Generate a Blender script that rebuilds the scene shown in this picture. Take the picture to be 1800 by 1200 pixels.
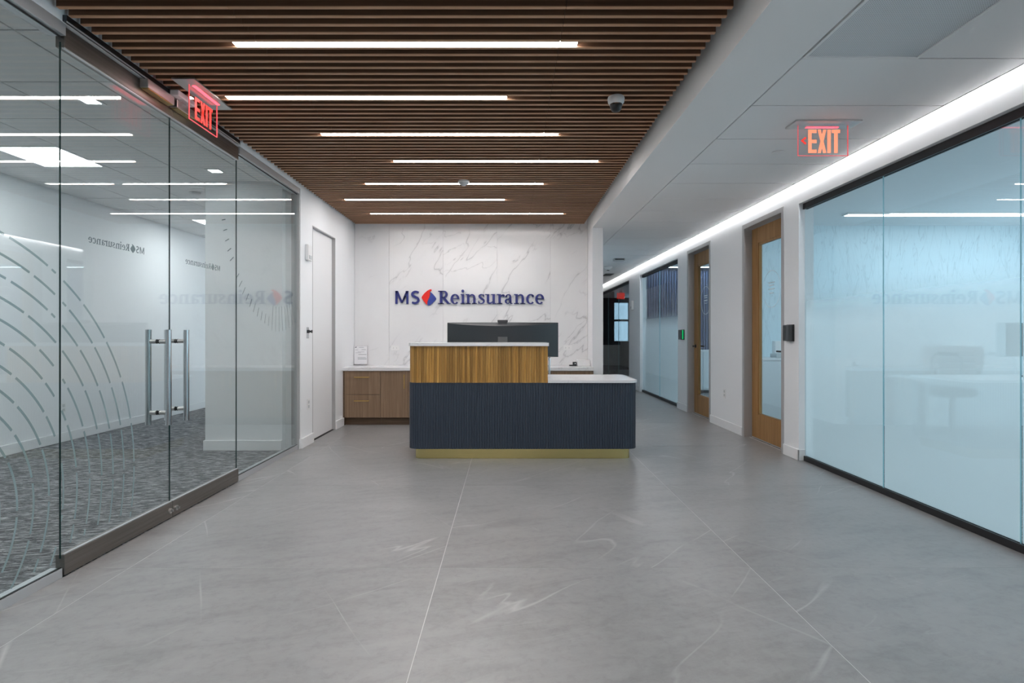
import bpy, bmesh, math, random
from mathutils import Vector, Matrix

random.seed(7)
for o in list(bpy.data.objects):
    bpy.data.objects.remove(o, do_unlink=True)
scene = bpy.context.scene
COL = scene.collection
PI = math.pi

# ------------------------------------------------------------------ camera
cam_d = bpy.data.cameras.new('camera')
cam_d.lens = 20.0
cam_d.sensor_width = 36.0
cam_d.sensor_fit = 'HORIZONTAL'
cam_d.shift_x = 7.0 / 1800.0
cam_d.shift_y = -12.0 / 1800.0
cam_d.clip_start = 0.05
cam = bpy.data.objects.new('camera', cam_d)
cam.location = (0, 0, 1.2)
cam.rotation_euler = (PI / 2, 0, 0)
COL.objects.link(cam)
scene.camera = cam

# ------------------------------------------------------------------ world, exposure
w = bpy.data.worlds.new('world')
scene.world = w
w.use_nodes = True
bg = w.node_tree.nodes['Background']
bg.inputs['Color'].default_value = (0.78, 0.91, 1.0, 1)
bg.inputs['Strength'].default_value = 2.3
scene.view_settings.view_transform = 'Standard'
scene.view_settings.look = 'None'
scene.view_settings.gamma = 1.0
scene.view_settings.use_curve_mapping = False
scene.view_settings.exposure = 1.0

# radiance of the light fittings
LED_STRENGTH = 18.5       # linear lights in the slatted ceiling
COVE_STRENGTH = 8.5      # wall-washing slot in the corridor ceiling
TROFFER_STRENGTH = 10.0    # square panels in the lobby and offices

# daylight portals: where the office windows let the sky in
def portal(x, y, z, sx, sy, rot):
    d = bpy.data.lights.new('window_portal', 'AREA')
    d.shape = 'RECTANGLE'; d.size = sx; d.size_y = sy
    d.cycles.is_portal = True
    o = bpy.data.objects.new('window_portal', d)
    o.location = (x, y, z); o.rotation_euler = rot
    COL.objects.link(o)
portal(7.45, 2.7, 1.55, 1.7, 8.6, (0, PI / 2, 0))
portal(7.45, 9.9, 1.55, 1.7, 4.0, (0, PI / 2, 0))
portal(5.2, 22.2, 1.6, 3.6, 1.7, (-PI / 2, 0, 0))

# ------------------------------------------------------------------ materials
MATS = {}
class NT:
    def __init__(self, name):
        self.m = bpy.data.materials.new(name)
        self.m.use_nodes = True
        self.t = self.m.node_tree
        self.b = self.t.nodes.get('Principled BSDF')
        self.out = self.t.nodes.get('Material Output')
    def n(self, kind, **kw):
        nd = self.t.nodes.new(kind)
        for k, v in kw.items():
            if k.startswith('i_'):
                nd.inputs[k[2:].replace('_', ' ')].default_value = v
            else:
                setattr(nd, k, v)
        return nd
    def l(self, a, b):
        self.t.links.new(a, b)
    def math(self, op, a, b=None, clamp=False):
        nd = self.t.nodes.new('ShaderNodeMath'); nd.operation = op; nd.use_clamp = clamp
        for i, v in enumerate((a, b)):
            if v is None: continue
            if isinstance(v, (int, float)): nd.inputs[i].default_value = v
            else: self.l(v, nd.inputs[i])
        return nd.outputs[0]
    def ramp(self, fac, stops, interp='LINEAR'):
        nd = self.t.nodes.new('ShaderNodeValToRGB')
        nd.color_ramp.interpolation = interp
        e = nd.color_ramp.elements
        while len(e) < len(stops): e.new(0.5)
        for el, (p, c) in zip(e, stops):
            el.position = p
            el.color = (c[0], c[1], c[2], 1) if not isinstance(c, (int, float)) else (c, c, c, 1)
        self.l(fac, nd.inputs[0])
        return nd.outputs[0]
    def mix(self, fac, a, b, blend='MIX'):
        nd = self.t.nodes.new('ShaderNodeMix'); nd.data_type = 'RGBA'; nd.blend_type = blend
        for sock, v in ((nd.inputs[0], fac), (nd.inputs[6], a), (nd.inputs[7], b)):
            if isinstance(v, (int, float)): sock.default_value = v
            elif isinstance(v, tuple): sock.default_value = (v[0], v[1], v[2], 1)
            else: self.l(v, sock)
        return nd.outputs[2]
    def pos(self, scale=(1, 1, 1), rand=0.0, rot=(0, 0, 0)):
        g = self.t.nodes.new('ShaderNodeNewGeometry').outputs['Position']
        if rand:
            oi = self.t.nodes.new('ShaderNodeObjectInfo').outputs['Random']
            r = self.math('MULTIPLY', oi, rand)
            add = self.t.nodes.new('ShaderNodeVectorMath'); add.operation = 'ADD'
            self.l(g, add.inputs[0]); self.l(r, add.inputs[1]); g = add.outputs[0]
        mp = self.t.nodes.new('ShaderNodeMapping')
        mp.vector_type = 'TEXTURE'
        mp.inputs['Scale'].default_value = tuple(1.0 / q for q in scale)
        mp.inputs['Rotation'].default_value = rot
        self.l(g, mp.inputs[0])
        return mp.outputs[0]
    def noise(self, vec, scale, detail=3.0, rough=0.5, dist=0.0):
        nd = self.t.nodes.new('ShaderNodeTexNoise')
        nd.inputs['Scale'].default_value = scale
        nd.inputs['Detail'].default_value = detail
        nd.inputs['Roughness'].default_value = rough
        nd.inputs['Distortion'].default_value = dist
        self.l(vec, nd.inputs['Vector'])
        return nd.outputs['Fac']
    def bump(self, h, strength=0.2, dist=0.002):
        nd = self.t.nodes.new('ShaderNodeBump')
        nd.inputs['Strength'].default_value = strength
        nd.inputs['Distance'].default_value = dist
        self.l(h, nd.inputs['Height']); self.l(nd.outputs[0], self.b.inputs['Normal'])

def plain(name, col, rough=0.5, metal=0.0, spec=0.5, emit=None, es=0.0):
    t = NT(name)
    t.b.inputs['Base Color'].default_value = (*col, 1)
    t.b.inputs['Roughness'].default_value = rough
    t.b.inputs['Metallic'].default_value = metal
    t.b.inputs['Specular IOR Level'].default_value = spec
    if emit:
        t.b.inputs['Emission Color'].default_value = (*emit, 1)
        t.b.inputs['Emission Strength'].default_value = es
    MATS[name] = t.m
    return t

plain('white_paint', (0.85, 0.86, 0.875), 0.6)
plain('ceiling_white', (0.87, 0.868, 0.865), 0.8)
plain('panel_white', (0.86, 0.86, 0.86), 0.85)
plain('white_trim', (0.82, 0.825, 0.835), 0.45)
plain('white_plastic', (0.82, 0.82, 0.82), 0.4)
plain('grey_plastic', (0.55, 0.57, 0.58), 0.45)
plain('gap_dark', (0.04, 0.04, 0.042), 0.9)
plain('void_black', (0.008, 0.007, 0.006), 0.95)
plain('black_metal', (0.012, 0.012, 0.014), 0.45)
plain('charcoal_metal', (0.05, 0.05, 0.055), 0.4, 0.6)
plain('frame_grey', (0.46, 0.455, 0.46), 0.42, 0.25)
plain('aluminium', (0.62, 0.64, 0.66), 0.38, 0.7)
plain('chrome', (0.62, 0.63, 0.645), 0.09, 1.0)
plain('black_rubber', (0.01, 0.01, 0.01), 0.6)
plain('black_plastic', (0.018, 0.019, 0.021), 0.38)
plain('stand_grey', (0.085, 0.09, 0.092), 0.4)
plain('monitor_shell', (0.022, 0.027, 0.032), 0.34)
plain('reader_grey', (0.06, 0.065, 0.07), 0.35)
plain('navy_paint', (0.030, 0.042, 0.064), 0.42)
plain('white_leather', (0.72, 0.71, 0.70), 0.45)
plain('letter_blue', (0.026, 0.034, 0.19), 0.4)
plain('emblem_red', (0.80, 0.02, 0.012), 0.35)
plain('emblem_blue', (0.035, 0.06, 0.30), 0.35)
plain('paper', (0.85, 0.85, 0.87), 0.7)
plain('print_grey', (0.38, 0.38, 0.42), 0.8)
plain('print_dark', (0.06, 0.06, 0.09), 0.8)
plain('vinyl_frost', (0.34, 0.42, 0.44), 0.8)
plain('vinyl_dark', (0.16, 0.21, 0.23), 0.8)
plain('vinyl_white', (0.75, 0.82, 0.85), 0.8)
plain('glass_edge_green', (0.008, 0.035, 0.032), 0.2)
plain('glass_edge_cyan', (0.42, 0.70, 0.76), 0.25)
plain('sofa_dark', (0.045, 0.05, 0.055), 0.8)
plain('felt_blue', (0.10, 0.115, 0.20), 0.9)
plain('felt_gap', (0.035, 0.04, 0.075), 0.95)
plain('office_white', (0.74, 0.78, 0.80), 0.6)
plain('grout', (0.62, 0.62, 0.62), 0.8)
plain('led_lens', (0.9, 0.9, 0.9), 0.5, emit=(1.0, 0.975, 0.97), es=LED_STRENGTH)
plain('cove_lens', (0.9, 0.9, 0.9), 0.5, emit=(1.0, 0.985, 0.98), es=COVE_STRENGTH)
plain('troffer_lens', (0.9, 0.9, 0.9), 0.5, emit=(0.96, 0.985, 1.0), es=TROFFER_STRENGTH)
plain('office_lens', (0.9, 0.9, 0.9), 0.5, emit=(0.72, 0.90, 1.0), es=TROFFER_STRENGTH)
plain('exit_red', (0.6, 0.02, 0.02), 0.5, emit=(1.0, 0.05, 0.03), es=0.42)
plain('exit_coral', (0.6, 0.1, 0.06), 0.5, emit=(1.0, 0.34, 0.19), es=0.50)
plain('exit_edge', (0.6, 0.05, 0.06), 0.5, emit=(1.0, 0.13, 0.15), es=0.3)
plain('exit_diode', (0.6, 0.05, 0.06), 0.5, emit=(1.0, 0.05, 0.07), es=2.5)
plain('led_green', (0.0, 0.3, 0.1), 0.4, emit=(0.0, 1.0, 0.25), es=0.25)

# brushed metals
def brushed(name, col, rough, axis_scale, amt=0.25, metal=1.0):
    t = NT(name)
    v = t.pos(axis_scale)
    f = t.noise(v, 1.0, 3, 0.6)
    c = t.mix(t.ramp(f, [(0.3, 0.0), (0.7, 1.0)]), tuple(x * (1 - amt) for x in col), col)
    t.l(c, t.b.inputs['Base Color'])
    t.b.inputs['Metallic'].default_value = metal
    t.b.inputs['Roughness'].default_value = rough
    MATS[name] = t.m
brushed('bronze_steel', (0.30, 0.275, 0.255), 0.34, (60, 1.5, 60))
brushed('header_steel', (0.09, 0.095, 0.11), 0.3, (50, 2, 50))
brushed('satin_steel', (0.62, 0.61, 0.60), 0.35, (30, 3, 30), 0.12)
brushed('brass', (0.72, 0.60, 0.27), 0.24, (2, 2, 90), 0.10)
brushed('pull_brass', (0.62, 0.42, 0.14), 0.35, (40, 40, 40), 0.1)

# floor slab: grey stone look with clouding and thin pale veins
def stone_floor():
    t = NT('stone_tile')
    v = t.pos((1, 1, 1), rand=60.0)
    vs = t.pos((0.8, 2.6, 1), rand=60.0, rot=(0, 0, 0.30))
    cloud = t.noise(v, 1.3, 6, 0.6, 0.3)
    streak = t.noise(vs, 2.6, 7, 0.68, 0.5)
    base = t.ramp(cloud, [(0.30, (0.205, 0.204, 0.204)), (0.52, (0.238, 0.237, 0.237)), (0.74, (0.278, 0.277, 0.276))])
    base = t.mix(t.ramp(streak, [(0.40, 0.0), (0.72, 0.62)]), base, (0.33, 0.33, 0.33))
    base = t.mix(t.ramp(streak, [(0.28, 0.5), (0.46, 0.0)]), base, (0.165, 0.165, 0.167))
    grit = t.noise(v, 22.0, 6, 0.7, 0.4)
    base = t.mix(t.ramp(grit, [(0.40, 0.0), (0.70, 0.22)]), base, (0.36, 0.36, 0.36))
    base = t.mix(t.ramp(grit, [(0.32, 0.22), (0.47, 0.0)]), base, (0.15, 0.15, 0.152))
    def hair(scale, rot, rnd, off, wd, sc, lo, hi):
        n = t.noise(t.pos(scale, rand=rnd, rot=rot), sc, 4, 0.42, 0.25)
        r = t.math('ABSOLUTE', t.math('SUBTRACT', n, off))
        ln = t.ramp(r, [(0.0, 1.0), (wd * 0.5, 0.45), (wd, 0.0)])
        mk = t.ramp(t.noise(v, sc * 1.7, 2), [(lo, 0.0), (hi, 1.0)])
        return t.math('MULTIPLY', ln, mk)
    h1 = hair((1.5, 0.22, 1), (0, 0, -0.75), 60.0, 0.50, 0.0030, 0.9, 0.44, 0.62)
    h2 = hair((1.5, 0.20, 1), (0, 0, 0.55), 33.0, 0.48, 0.0028, 0.8, 0.50, 0.66)
    h3 = hair((2.2, 0.35, 1), (0, 0, -1.25), 81.0, 0.52, 0.0035, 1.6, 0.50, 0.64)
    amt = t.math('MAXIMUM', t.math('MAXIMUM', h1, h2), t.math('MULTIPLY', h3, 0.3))
    col = t.mix(t.math('MULTIPLY', amt, 0.45), base, (0.55, 0.55, 0.55))
    t.l(col, t.b.inputs['Base Color'])
    t.l(t.ramp(streak, [(0.3, 0.29), (0.7, 0.36)]), t.b.inputs['Roughness'])
    t.b.inputs['Specular IOR Level'].default_value = 0.6
    MATS['stone_tile'] = t.m
stone_floor()

def marble_wall():
    t = NT('marble_slab')
    v = t.pos((1, 1, 1), rand=47.0)
    def vein(scale, th, rnd, off, wd, sc, lo, hi, soft):
        n = t.noise(t.pos(scale, rand=rnd, rot=(0, th, 0)), sc, 5, 0.52, 0.1)
        r = t.math('ABSOLUTE', t.math('SUBTRACT', n, off))
        ln = t.ramp(r, [(0.0, 1.0), (wd * 0.6, 0.5), (wd, soft), (wd * 5, 0.0)])
        mk = t.ramp(t.noise(v, 1.6, 3), [(lo, 0.0), (hi, 1.0)])
        return t.math('MULTIPLY', ln, mk)
    a = vein((1.7, 1, 0.50), 0.62, 47.0, 0.50, 0.0055, 0.85, 0.38, 0.52, 0.10)
    b = vein((1.5, 1, 0.6), 0.9, 91.0, 0.52, 0.005, 1.15, 0.48, 0.58, 0.05)
    amt = t.math('MAXIMUM', a, t.math('MULTIPLY', b, 0.8))
    cl = t.noise(v, 1.4, 4)
    base = t.ramp(cl, [(0.3, (0.77, 0.77, 0.785)), (0.7, (0.83, 0.83, 0.835))])
    col = t.mix(t.math('MULTIPLY', amt, 0.52), base, (0.30, 0.30, 0.32))
    t.l(col, t.b.inputs['Base Color'])
    t.b.inputs['Roughness'].default_value = 0.16
    MATS['marble_slab'] = t.m
marble_wall()

def quartz():
    t = NT('quartz_top')
    n1 = t.noise(t.pos((1, 1, 1), rot=(0, 0, 0.5)), 2.2, 6, 0.55, 0.4)
    r1 = t.math('ABSOLUTE', t.math('SUBTRACT', n1, 0.5))
    vein = t.ramp(r1, [(0.0, 0.35), (0.012, 0.0)])
    t.l(t.mix(vein, (0.80, 0.80, 0.81), (0.5, 0.5, 0.52)), t.b.inputs['Base Color'])
    t.b.inputs['Roughness'].default_value = 0.18
    MATS['quartz_top'] = t.m
quartz()

def wood(name, stops, scale, rough=0.5, rand=0.0, quant=None, spec=0.4):
    t = NT(name)
    v = t.pos(scale, rand=rand)
    f = t.noise(v, 1.0, 5, 0.62, 0.6)
    col = t.ramp(f, stops)
    if quant:
        g = t.t.nodes.new('ShaderNodeNewGeometry').outputs['Position']
        sx = t.t.nodes.new('ShaderNodeSeparateXYZ'); t.l(g, sx.inputs[0])
        q = t.math('FLOOR', t.math('DIVIDE', sx.outputs[0], quant))
        wn = t.t.nodes.new('ShaderNodeTexWhiteNoise'); wn.noise_dimensions = '1D'
        t.l(q, wn.inputs['W'])
        k = t.ramp(wn.outputs['Value'], [(0.0, (0.62, 0.60, 0.56)), (0.55, (0.92, 0.92, 0.92)), (1.0, (1.22, 1.22, 1.16))])
        col = t.mix(1.0, col, k, 'MULTIPLY')
    t.l(col, t.b.inputs['Base Color'])
    t.b.inputs['Roughness'].default_value = rough
    t.b.inputs['Specular IOR Level'].default_value = spec
    MATS[name] = t.m
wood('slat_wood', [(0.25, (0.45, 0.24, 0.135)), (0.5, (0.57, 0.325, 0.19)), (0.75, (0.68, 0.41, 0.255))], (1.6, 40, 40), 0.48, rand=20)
wood('slat_flank_shade', [(0.25, (0.12, 0.055, 0.028)), (0.5, (0.165, 0.080, 0.043)), (0.75, (0.22, 0.11, 0.062))], (1.6, 40, 40), 0.6, rand=20)  # slat sides: shade between the slats is put into a darker wood tone
wood('oak_tambour', [(0.25, (0.30, 0.145, 0.032)), (0.5, (0.44, 0.235, 0.06)), (0.78, (0.56, 0.335, 0.105))], (70, 70, 3.0), 0.42, quant=0.0245)
wood('oak_door', [(0.25, (0.25, 0.118, 0.036)), (0.5, (0.345, 0.18, 0.06)), (0.75, (0.43, 0.245, 0.092))], (26, 26, 1.6), 0.42)
wood('cabinet_oak', [(0.25, (0.185, 0.115, 0.068)), (0.5, (0.255, 0.168, 0.105)), (0.75, (0.34, 0.235, 0.15))], (34, 34, 1.2), 0.5)
wood('cabinet_dark', [(0.3, (0.10, 0.062, 0.038)), (0.7, (0.16, 0.105, 0.066))], (2.0, 40, 40), 0.55)

def carpet():
    t = NT('carpet_pile')
    v = t.pos((5.0, 22, 1), rot=(0, 0, 0.22))
    f = t.noise(v, 2.2, 6, 0.72, 0.8)
    g = t.noise(t.pos((1, 1, 1)), 120, 2, 0.6)
    c = t.ramp(f, [(0.40, (0.035, 0.038, 0.044)), (0.50, (0.13, 0.135, 0.145)), (0.60, (0.50, 0.505, 0.515))])
    c = t.mix(t.ramp(g, [(0.35, 0.0), (0.7, 0.45)]), c, (0.25, 0.255, 0.265))
    t.l(c, t.b.inputs['Base Color'])
    t.b.inputs['Roughness'].default_value = 0.95
    t.b.inputs['Specular IOR Level'].default_value = 0.1
    t.bump(g, 0.6, 0.004)
    MATS['carpet_pile'] = t.m
carpet()

def wallpaper():
    t = NT('grass_wallpaper')
    acc = None
    for k, (rot, sc) in enumerate(((0.18, 1.0), (-0.22, 1.2), (0.05, 0.9))):
        n1 = t.noise(t.pos((5.5 * sc, 1, 0.55), rot=(0, rot, 0)), 1.5, 3, 0.5, 0.25)
        r1 = t.math('ABSOLUTE', t.math('SUBTRACT', n1, 0.46 + 0.03 * k))
        v = t.ramp(r1, [(0.0, 0.42), (0.004, 0.18), (0.009, 0.0)])
        acc = v if acc is None else t.math('MAXIMUM', acc, v)
    t.l(t.mix(acc, (0.62, 0.74, 0.79), (0.25, 0.36, 0.42)), t.b.inputs['Base Color'])
    t.b.inputs['Roughness'].default_value = 0.8
    MATS['grass_wallpaper'] = t.m
wallpaper()

def perforated():
    t = NT('perforated_sheet')
    g = t.t.nodes.new('ShaderNodeNewGeometry').outputs['Position']
    sx = t.t.nodes.new('ShaderNodeSeparateXYZ'); t.l(g, sx.inputs[0])
    def cell(o):
        f = t.math('FRACT', t.math('DIVIDE', o, 0.0105))
        d = t.math('SUBTRACT', f, 0.5)
        return t.math('MULTIPLY', d, d)
    d2 = t.math('ADD', cell(sx.outputs[0]), cell(sx.outputs[1]))
    hole = t.math('LESS_THAN', d2, 0.085)
    t.l(t.mix(hole, (0.72, 0.74, 0.76), (0.42, 0.43, 0.44)), t.b.inputs['Base Color'])
    t.b.inputs['Roughness'].default_value = 0.6
    MATS['perforated_sheet'] = t.m
perforated()

def glass(name, tint, r0=0.04):
    t = NT(name)
    t.t.nodes.remove(t.b)
    geo = t.n('ShaderNodeNewGeometry')
    dot = t.n('ShaderNodeVectorMath', operation='DOT_PRODUCT')
    t.l(geo.outputs['Normal'], dot.inputs[0]); t.l(geo.outputs['Incoming'], dot.inputs[1])
    c = t.math('ABSOLUTE', dot.outputs['Value'])
    k = t.math('POWER', t.math('SUBTRACT', 1.0, c, True), 5.0)
    f = t.math('ADD', t.math('MULTIPLY', k, 1.0 - r0), r0, True)
    tr = t.n('ShaderNodeBsdfTransparent'); tr.inputs[0].default_value = (*tint, 1)
    gl = t.n('ShaderNodeBsdfGlossy'); gl.inputs['Roughness'].default_value = 0.0
    mx = t.n('ShaderNodeMixShader')
    t.l(f, mx.inputs[0]); t.l(tr.outputs[0], mx.inputs[1]); t.l(gl.outputs[0], mx.inputs[2])
    t.l(mx.outputs[0], t.out.inputs['Surface'])
    MATS[name] = t.m
glass('clear_glass', (0.935, 0.965, 0.962), 0.06)
glass('office_glass', (0.90, 0.965, 0.98), 0.05)
glass('tinted_glass', (0.50, 0.56, 0.60), 0.05)
glass('acrylic', (0.97, 0.96, 0.965), 0.03)

def frost_film():
    t = NT('frost_film')
    t.t.nodes.remove(t.b)
    g = t.n('ShaderNodeNewGeometry').outputs['Position']
    sx = t.n('ShaderNodeSeparateXYZ'); t.l(g, sx.inputs[0])
    m = t.n('ShaderNodeMapRange', interpolation_type='SMOOTHSTEP')
    m.inputs['From Min'].default_value = 1.28; m.inputs['From Max'].default_value = 1.66
    m.inputs['To Min'].default_value = 0.82; m.inputs['To Max'].default_value = 0.0
    t.l(sx.outputs[2], m.inputs['Value'])
    tr = t.n('ShaderNodeBsdfTransparent')
    tl = t.n('ShaderNodeBsdfTranslucent'); tl.inputs[0].default_value = (0.97, 0.98, 0.98, 1)
    df = t.n('ShaderNodeBsdfDiffuse'); df.inputs[0].default_value = (0.88, 0.92, 0.93, 1)
    m1 = t.n('ShaderNodeMixShader'); m1.inputs[0].default_value = 0.45
    t.l(tl.outputs[0], m1.inputs[1]); t.l(df.outputs[0], m1.inputs[2])
    mx = t.n('ShaderNodeMixShader')
    t.l(m.outputs[0], mx.inputs[0]); t.l(tr.outputs[0], mx.inputs[1]); t.l(m1.outputs[0], mx.inputs[2])
    t.l(mx.outputs[0], t.out.inputs['Surface'])
    MATS['frost_film'] = t.m
frost_film()

# ------------------------------------------------------------------ mesh helpers
ORIG = {}
class MB:
    """Collects geometry in world coordinates; build() links it as one mesh object."""
    def __init__(self):
        self.v = []; self.f = []; self.mi = []; self.cur = 0
    def add(self, vs, fs):
        o = len(self.v)
        self.v += [tuple(p) for p in vs]
        self.f += [tuple(i + o for i in f) for f in fs]
        self.mi += [self.cur] * len(fs)
        return self
    def box(self, x0, x1, y0, y1, z0, z1, ch=0.0):
        if x1 < x0: x0, x1 = x1, x0
        if y1 < y0: y0, y1 = y1, y0
        if z1 < z0: z0, z1 = z1, z0
        if ch <= 0:
            vs = [(x, y, z) for z in (z0, z1) for y in (y0, y1) for x in (x0, x1)]
            self.add(vs, [(0, 2, 3, 1), (4, 5, 7, 6), (0, 1, 5, 4), (2, 6, 7, 3), (0, 4, 6, 2), (1, 3, 7, 5)])
        else:
            bm = bmesh.new()
            bmesh.ops.create_cube(bm, size=1.0)
            for p in bm.verts:
                p.co = ((x0 + x1) / 2 + p.co.x * (x1 - x0), (y0 + y1) / 2 + p.co.y * (y1 - y0), (z0 + z1) / 2 + p.co.z * (z1 - z0))
            bmesh.ops.bevel(bm, geom=list(bm.edges), offset=ch, segments=2, profile=0.5, affect='EDGES')
            bm.verts.index_update()
            self.add([p.co[:] for p in bm.verts], [[q.index for q in f.verts] for f in bm.faces])
            bm.free()
        return self
    def prism(self, pts, fn, d0, d1):
        """Polygon pts (2D, counter-clockwise) swept from d0 to d1; fn maps (a, b, d) to xyz."""
        n = len(pts)
        vs = [fn(a, b, d0) for a, b in pts] + [fn(a, b, d1) for a, b in pts]
        fs = [tuple(reversed(range(n))), tuple(range(n, 2 * n))]
        fs += [(i, (i + 1) % n, n + (i + 1) % n, n + i) for i in range(n)]
        return self.add(vs, fs)
    def tube(self, p, q, r, n=14, r2=None, cap=True):
        p = Vector(p); q = Vector(q); d = (q - p).normalized()
        a = d.orthogonal().normalized(); b = d.cross(a)
        r2 = r if r2 is None else r2
        vs = [p + r * (math.cos(2 * PI * i / n) * a + math.sin(2 * PI * i / n) * b) for i in range(n)]
        vs += [q + r2 * (math.cos(2 * PI * i / n) * a + math.sin(2 * PI * i / n) * b) for i in range(n)]
        fs = [(i, (i + 1) % n, n + (i + 1) % n, n + i) for i in range(n)]
        if cap: fs += [tuple(reversed(range(n))), tuple(range(n, 2 * n))]
        return self.add(vs, fs)
    def path(self, pts, r, n=10):
        """Round bar along a polyline."""
        pts = [Vector(p) for p in pts]; m = len(pts); rings = []
        for i, p in enumerate(pts):
            d = (pts[min(i + 1, m - 1)] - pts[max(i - 1, 0)]).normalized()
            a = d.cross(Vector((0.31, 0.17, 0.93))).normalized(); b = d.cross(a)
            rings.append([p + r * (math.cos(2 * PI * k / n) * a + math.sin(2 * PI * k / n) * b) for k in range(n)])
        vs = [v for rg in rings for v in rg]
        fs = [(i * n + k, i * n + (k + 1) % n, (i + 1) * n + (k + 1) % n, (i + 1) * n + k) for i in range(m - 1) for k in range(n)]
        fs += [tuple(reversed(range(n))), tuple(range((m - 1) * n, m * n))]
        return self.add(vs, fs)
    def lathe(self, prof, c, n=24, axis='z', sgn=1):
        """prof: [(radius, height)], revolved about axis through c."""
        def P(r, h, a):
            u, v = r * math.cos(a), r * math.sin(a)
            if axis == 'z': return (c[0] + u, c[1] + v, c[2] + sgn * h)
            if axis == 'x': return (c[0] + sgn * h, c[1] + u, c[2] + v)
            return (c[0] + u, c[1] + sgn * h, c[2] + v)
        m = len(prof)
        vs = [P(r, h, 2 * PI * k / n) for r, h in prof for k in range(n)]
        fs = [(i * n + k, i * n + (k + 1) % n, (i + 1) * n + (k + 1) % n, (i + 1) * n + k) for i in range(m - 1) for k in range(n)]
        fs += [tuple(reversed(range(n))), tuple(range((m - 1) * n, m * n))]
        return self.add(vs, fs)
    def mesh(self, name, mats, off=(0, 0, 0), smooth=False):
        me = bpy.data.meshes.new(name)
        me.from_pydata([(x - off[0], y - off[1], z - off[2]) for x, y, z in self.v], [], self.f)
        if isinstance(mats, str): mats = [mats]
        for m in mats: me.materials.append(MATS[m])
        bm = bmesh.new(); bm.from_mesh(me)
        for f, i in zip(bm.faces, self.mi): f.material_index = i
        bmesh.ops.recalc_face_normals(bm, faces=bm.faces)
        bm.to_mesh(me); bm.free()
        if smooth:
            me.polygons.foreach_set('use_smooth', [True] * len(me.polygons))
            me.set_sharp_from_angle(angle=math.radians(38))
        me.update()
        return me
    def build(self, name, mats, parent=None, smooth=False, origin=None):
        if parent is not None:
            off = ORIG[parent.name]
        elif origin is not None:
            off = origin
        else:
            xs = [p[0] for p in self.v]; ys = [p[1] for p in self.v]; zs = [p[2] for p in self.v]
            off = ((min(xs) + max(xs)) / 2, (min(ys) + max(ys)) / 2, min(zs))
        o = bpy.data.objects.new(name, self.mesh(name, mats, off, smooth))
        COL.objects.link(o)
        if parent is not None: o.parent = parent
        else: o.location = off
        ORIG[o.name] = off
        return o

def inst(name, me, parent, at):
    """An object that shares mesh data, at world point `at`, under parent."""
    o = bpy.data.objects.new(name, me); COL.objects.link(o)
    off = ORIG[parent.name]
    o.parent = parent
    o.location = (at[0] - off[0], at[1] - off[1], at[2] - off[2])
    ORIG[o.name] = tuple(at)
    return o

def tag(o, label=None, cat=None, group=None, kind=None):
    if label: o['label'] = label
    if cat: o['category'] = cat
    if group: o['group'] = group
    if kind: o['kind'] = kind
    return o
def thing(name, label, cat, loc, group=None, kind=None):
    o = bpy.data.objects.new(name, None); COL.objects.link(o)
    o.empty_display_size = 0.05
    o.location = loc; ORIG[o.name] = tuple(loc)
    return tag(o, label, cat, group, kind)
def B(*a, ch=0.0): return MB().box(*a, ch=ch)
def struct(o, label, cat): return tag(o, label, cat, None, 'structure')

# ------------------------------------------------------------------ dimensions (metres; camera at the origin, looking along +Y)
XL, XR = -2.185, 2.778           # faces of the left and right walls
XG = -2.22                       # lobby glass plane
XGR = 2.84                       # office glass plane
YB = 8.09                        # marble wall
YN = -3.2                        # wall behind the camera
ZW, ZC = 2.77, 2.637             # underside of the slats, corridor ceiling
ZT = 3.0

# ------------------------------------------------------------------ floor: large stone tiles
fl = B(XL - 0.02, 2.85, YN, 22.3, -0.06, -0.0008).build('floor', 'grout')
struct(fl, 'grey stone tile floor of the reception hall and corridor', 'floor')
G = 0.0017
cols = [(-2.205, -1.95), (-1.95, -0.35), (-0.35, 1.25), (1.25, 2.829)]
rows = [2.93 + 1.605 * k for k in range(-4, 13)]
for (x0, x1) in cols:
    wdt = x1 - x0 - 2 * G
    me = B(0, wdt, 0, 1.605 - 2 * G, -0.0007, 0.0).mesh('floor_tile', 'stone_tile')
    for y0 in rows:
        if y0 < YN - 1.7: continue
        inst('floor_tile', me, fl, (x0 + G, y0 + G, 0))

lob = B(-5.05, -2.2055, YN, 11.0, -0.06, -0.002).build('floor_carpet', 'carpet_pile')
struct(lob, 'mottled charcoal carpet in the lobby behind the glass doors', 'carpet')
off_fl = B(2.851, 7.4, YN, 22.2, -0.06, -0.002).build('floor_office', 'carpet_pile')
struct(off_fl, 'dark carpet in the offices behind the frosted glass', 'carpet')

# ------------------------------------------------------------------ slatted wood ceiling
ce = B(XL - 0.01, 1.134, YN, YB + 0.01, 2.93, 3.0).build('ceiling', 'void_black')
struct(ce, 'brown wood slat ceiling over the reception hall', 'ceiling')
PITCH, ST = 0.077, 0.022
SX0, SX1 = -2.165, 1.08
m = MB()
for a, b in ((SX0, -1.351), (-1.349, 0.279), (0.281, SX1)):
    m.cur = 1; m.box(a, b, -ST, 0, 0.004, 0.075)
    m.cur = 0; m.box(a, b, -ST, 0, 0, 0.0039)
slat_me = m.mesh('slat', ['slat_wood', 'slat_flank_shade'])
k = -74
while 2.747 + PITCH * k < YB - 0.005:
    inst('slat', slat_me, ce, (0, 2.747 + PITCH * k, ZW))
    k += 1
# carrier rails hidden above the slats
for x in (-1.9, -1.35, -0.5, 0.28, 0.9):
    B(x - 0.02, x + 0.02, YN, YB, ZW + 0.0755, ZW + 0.11).build('carrier_rail', 'void_black', ce)

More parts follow.
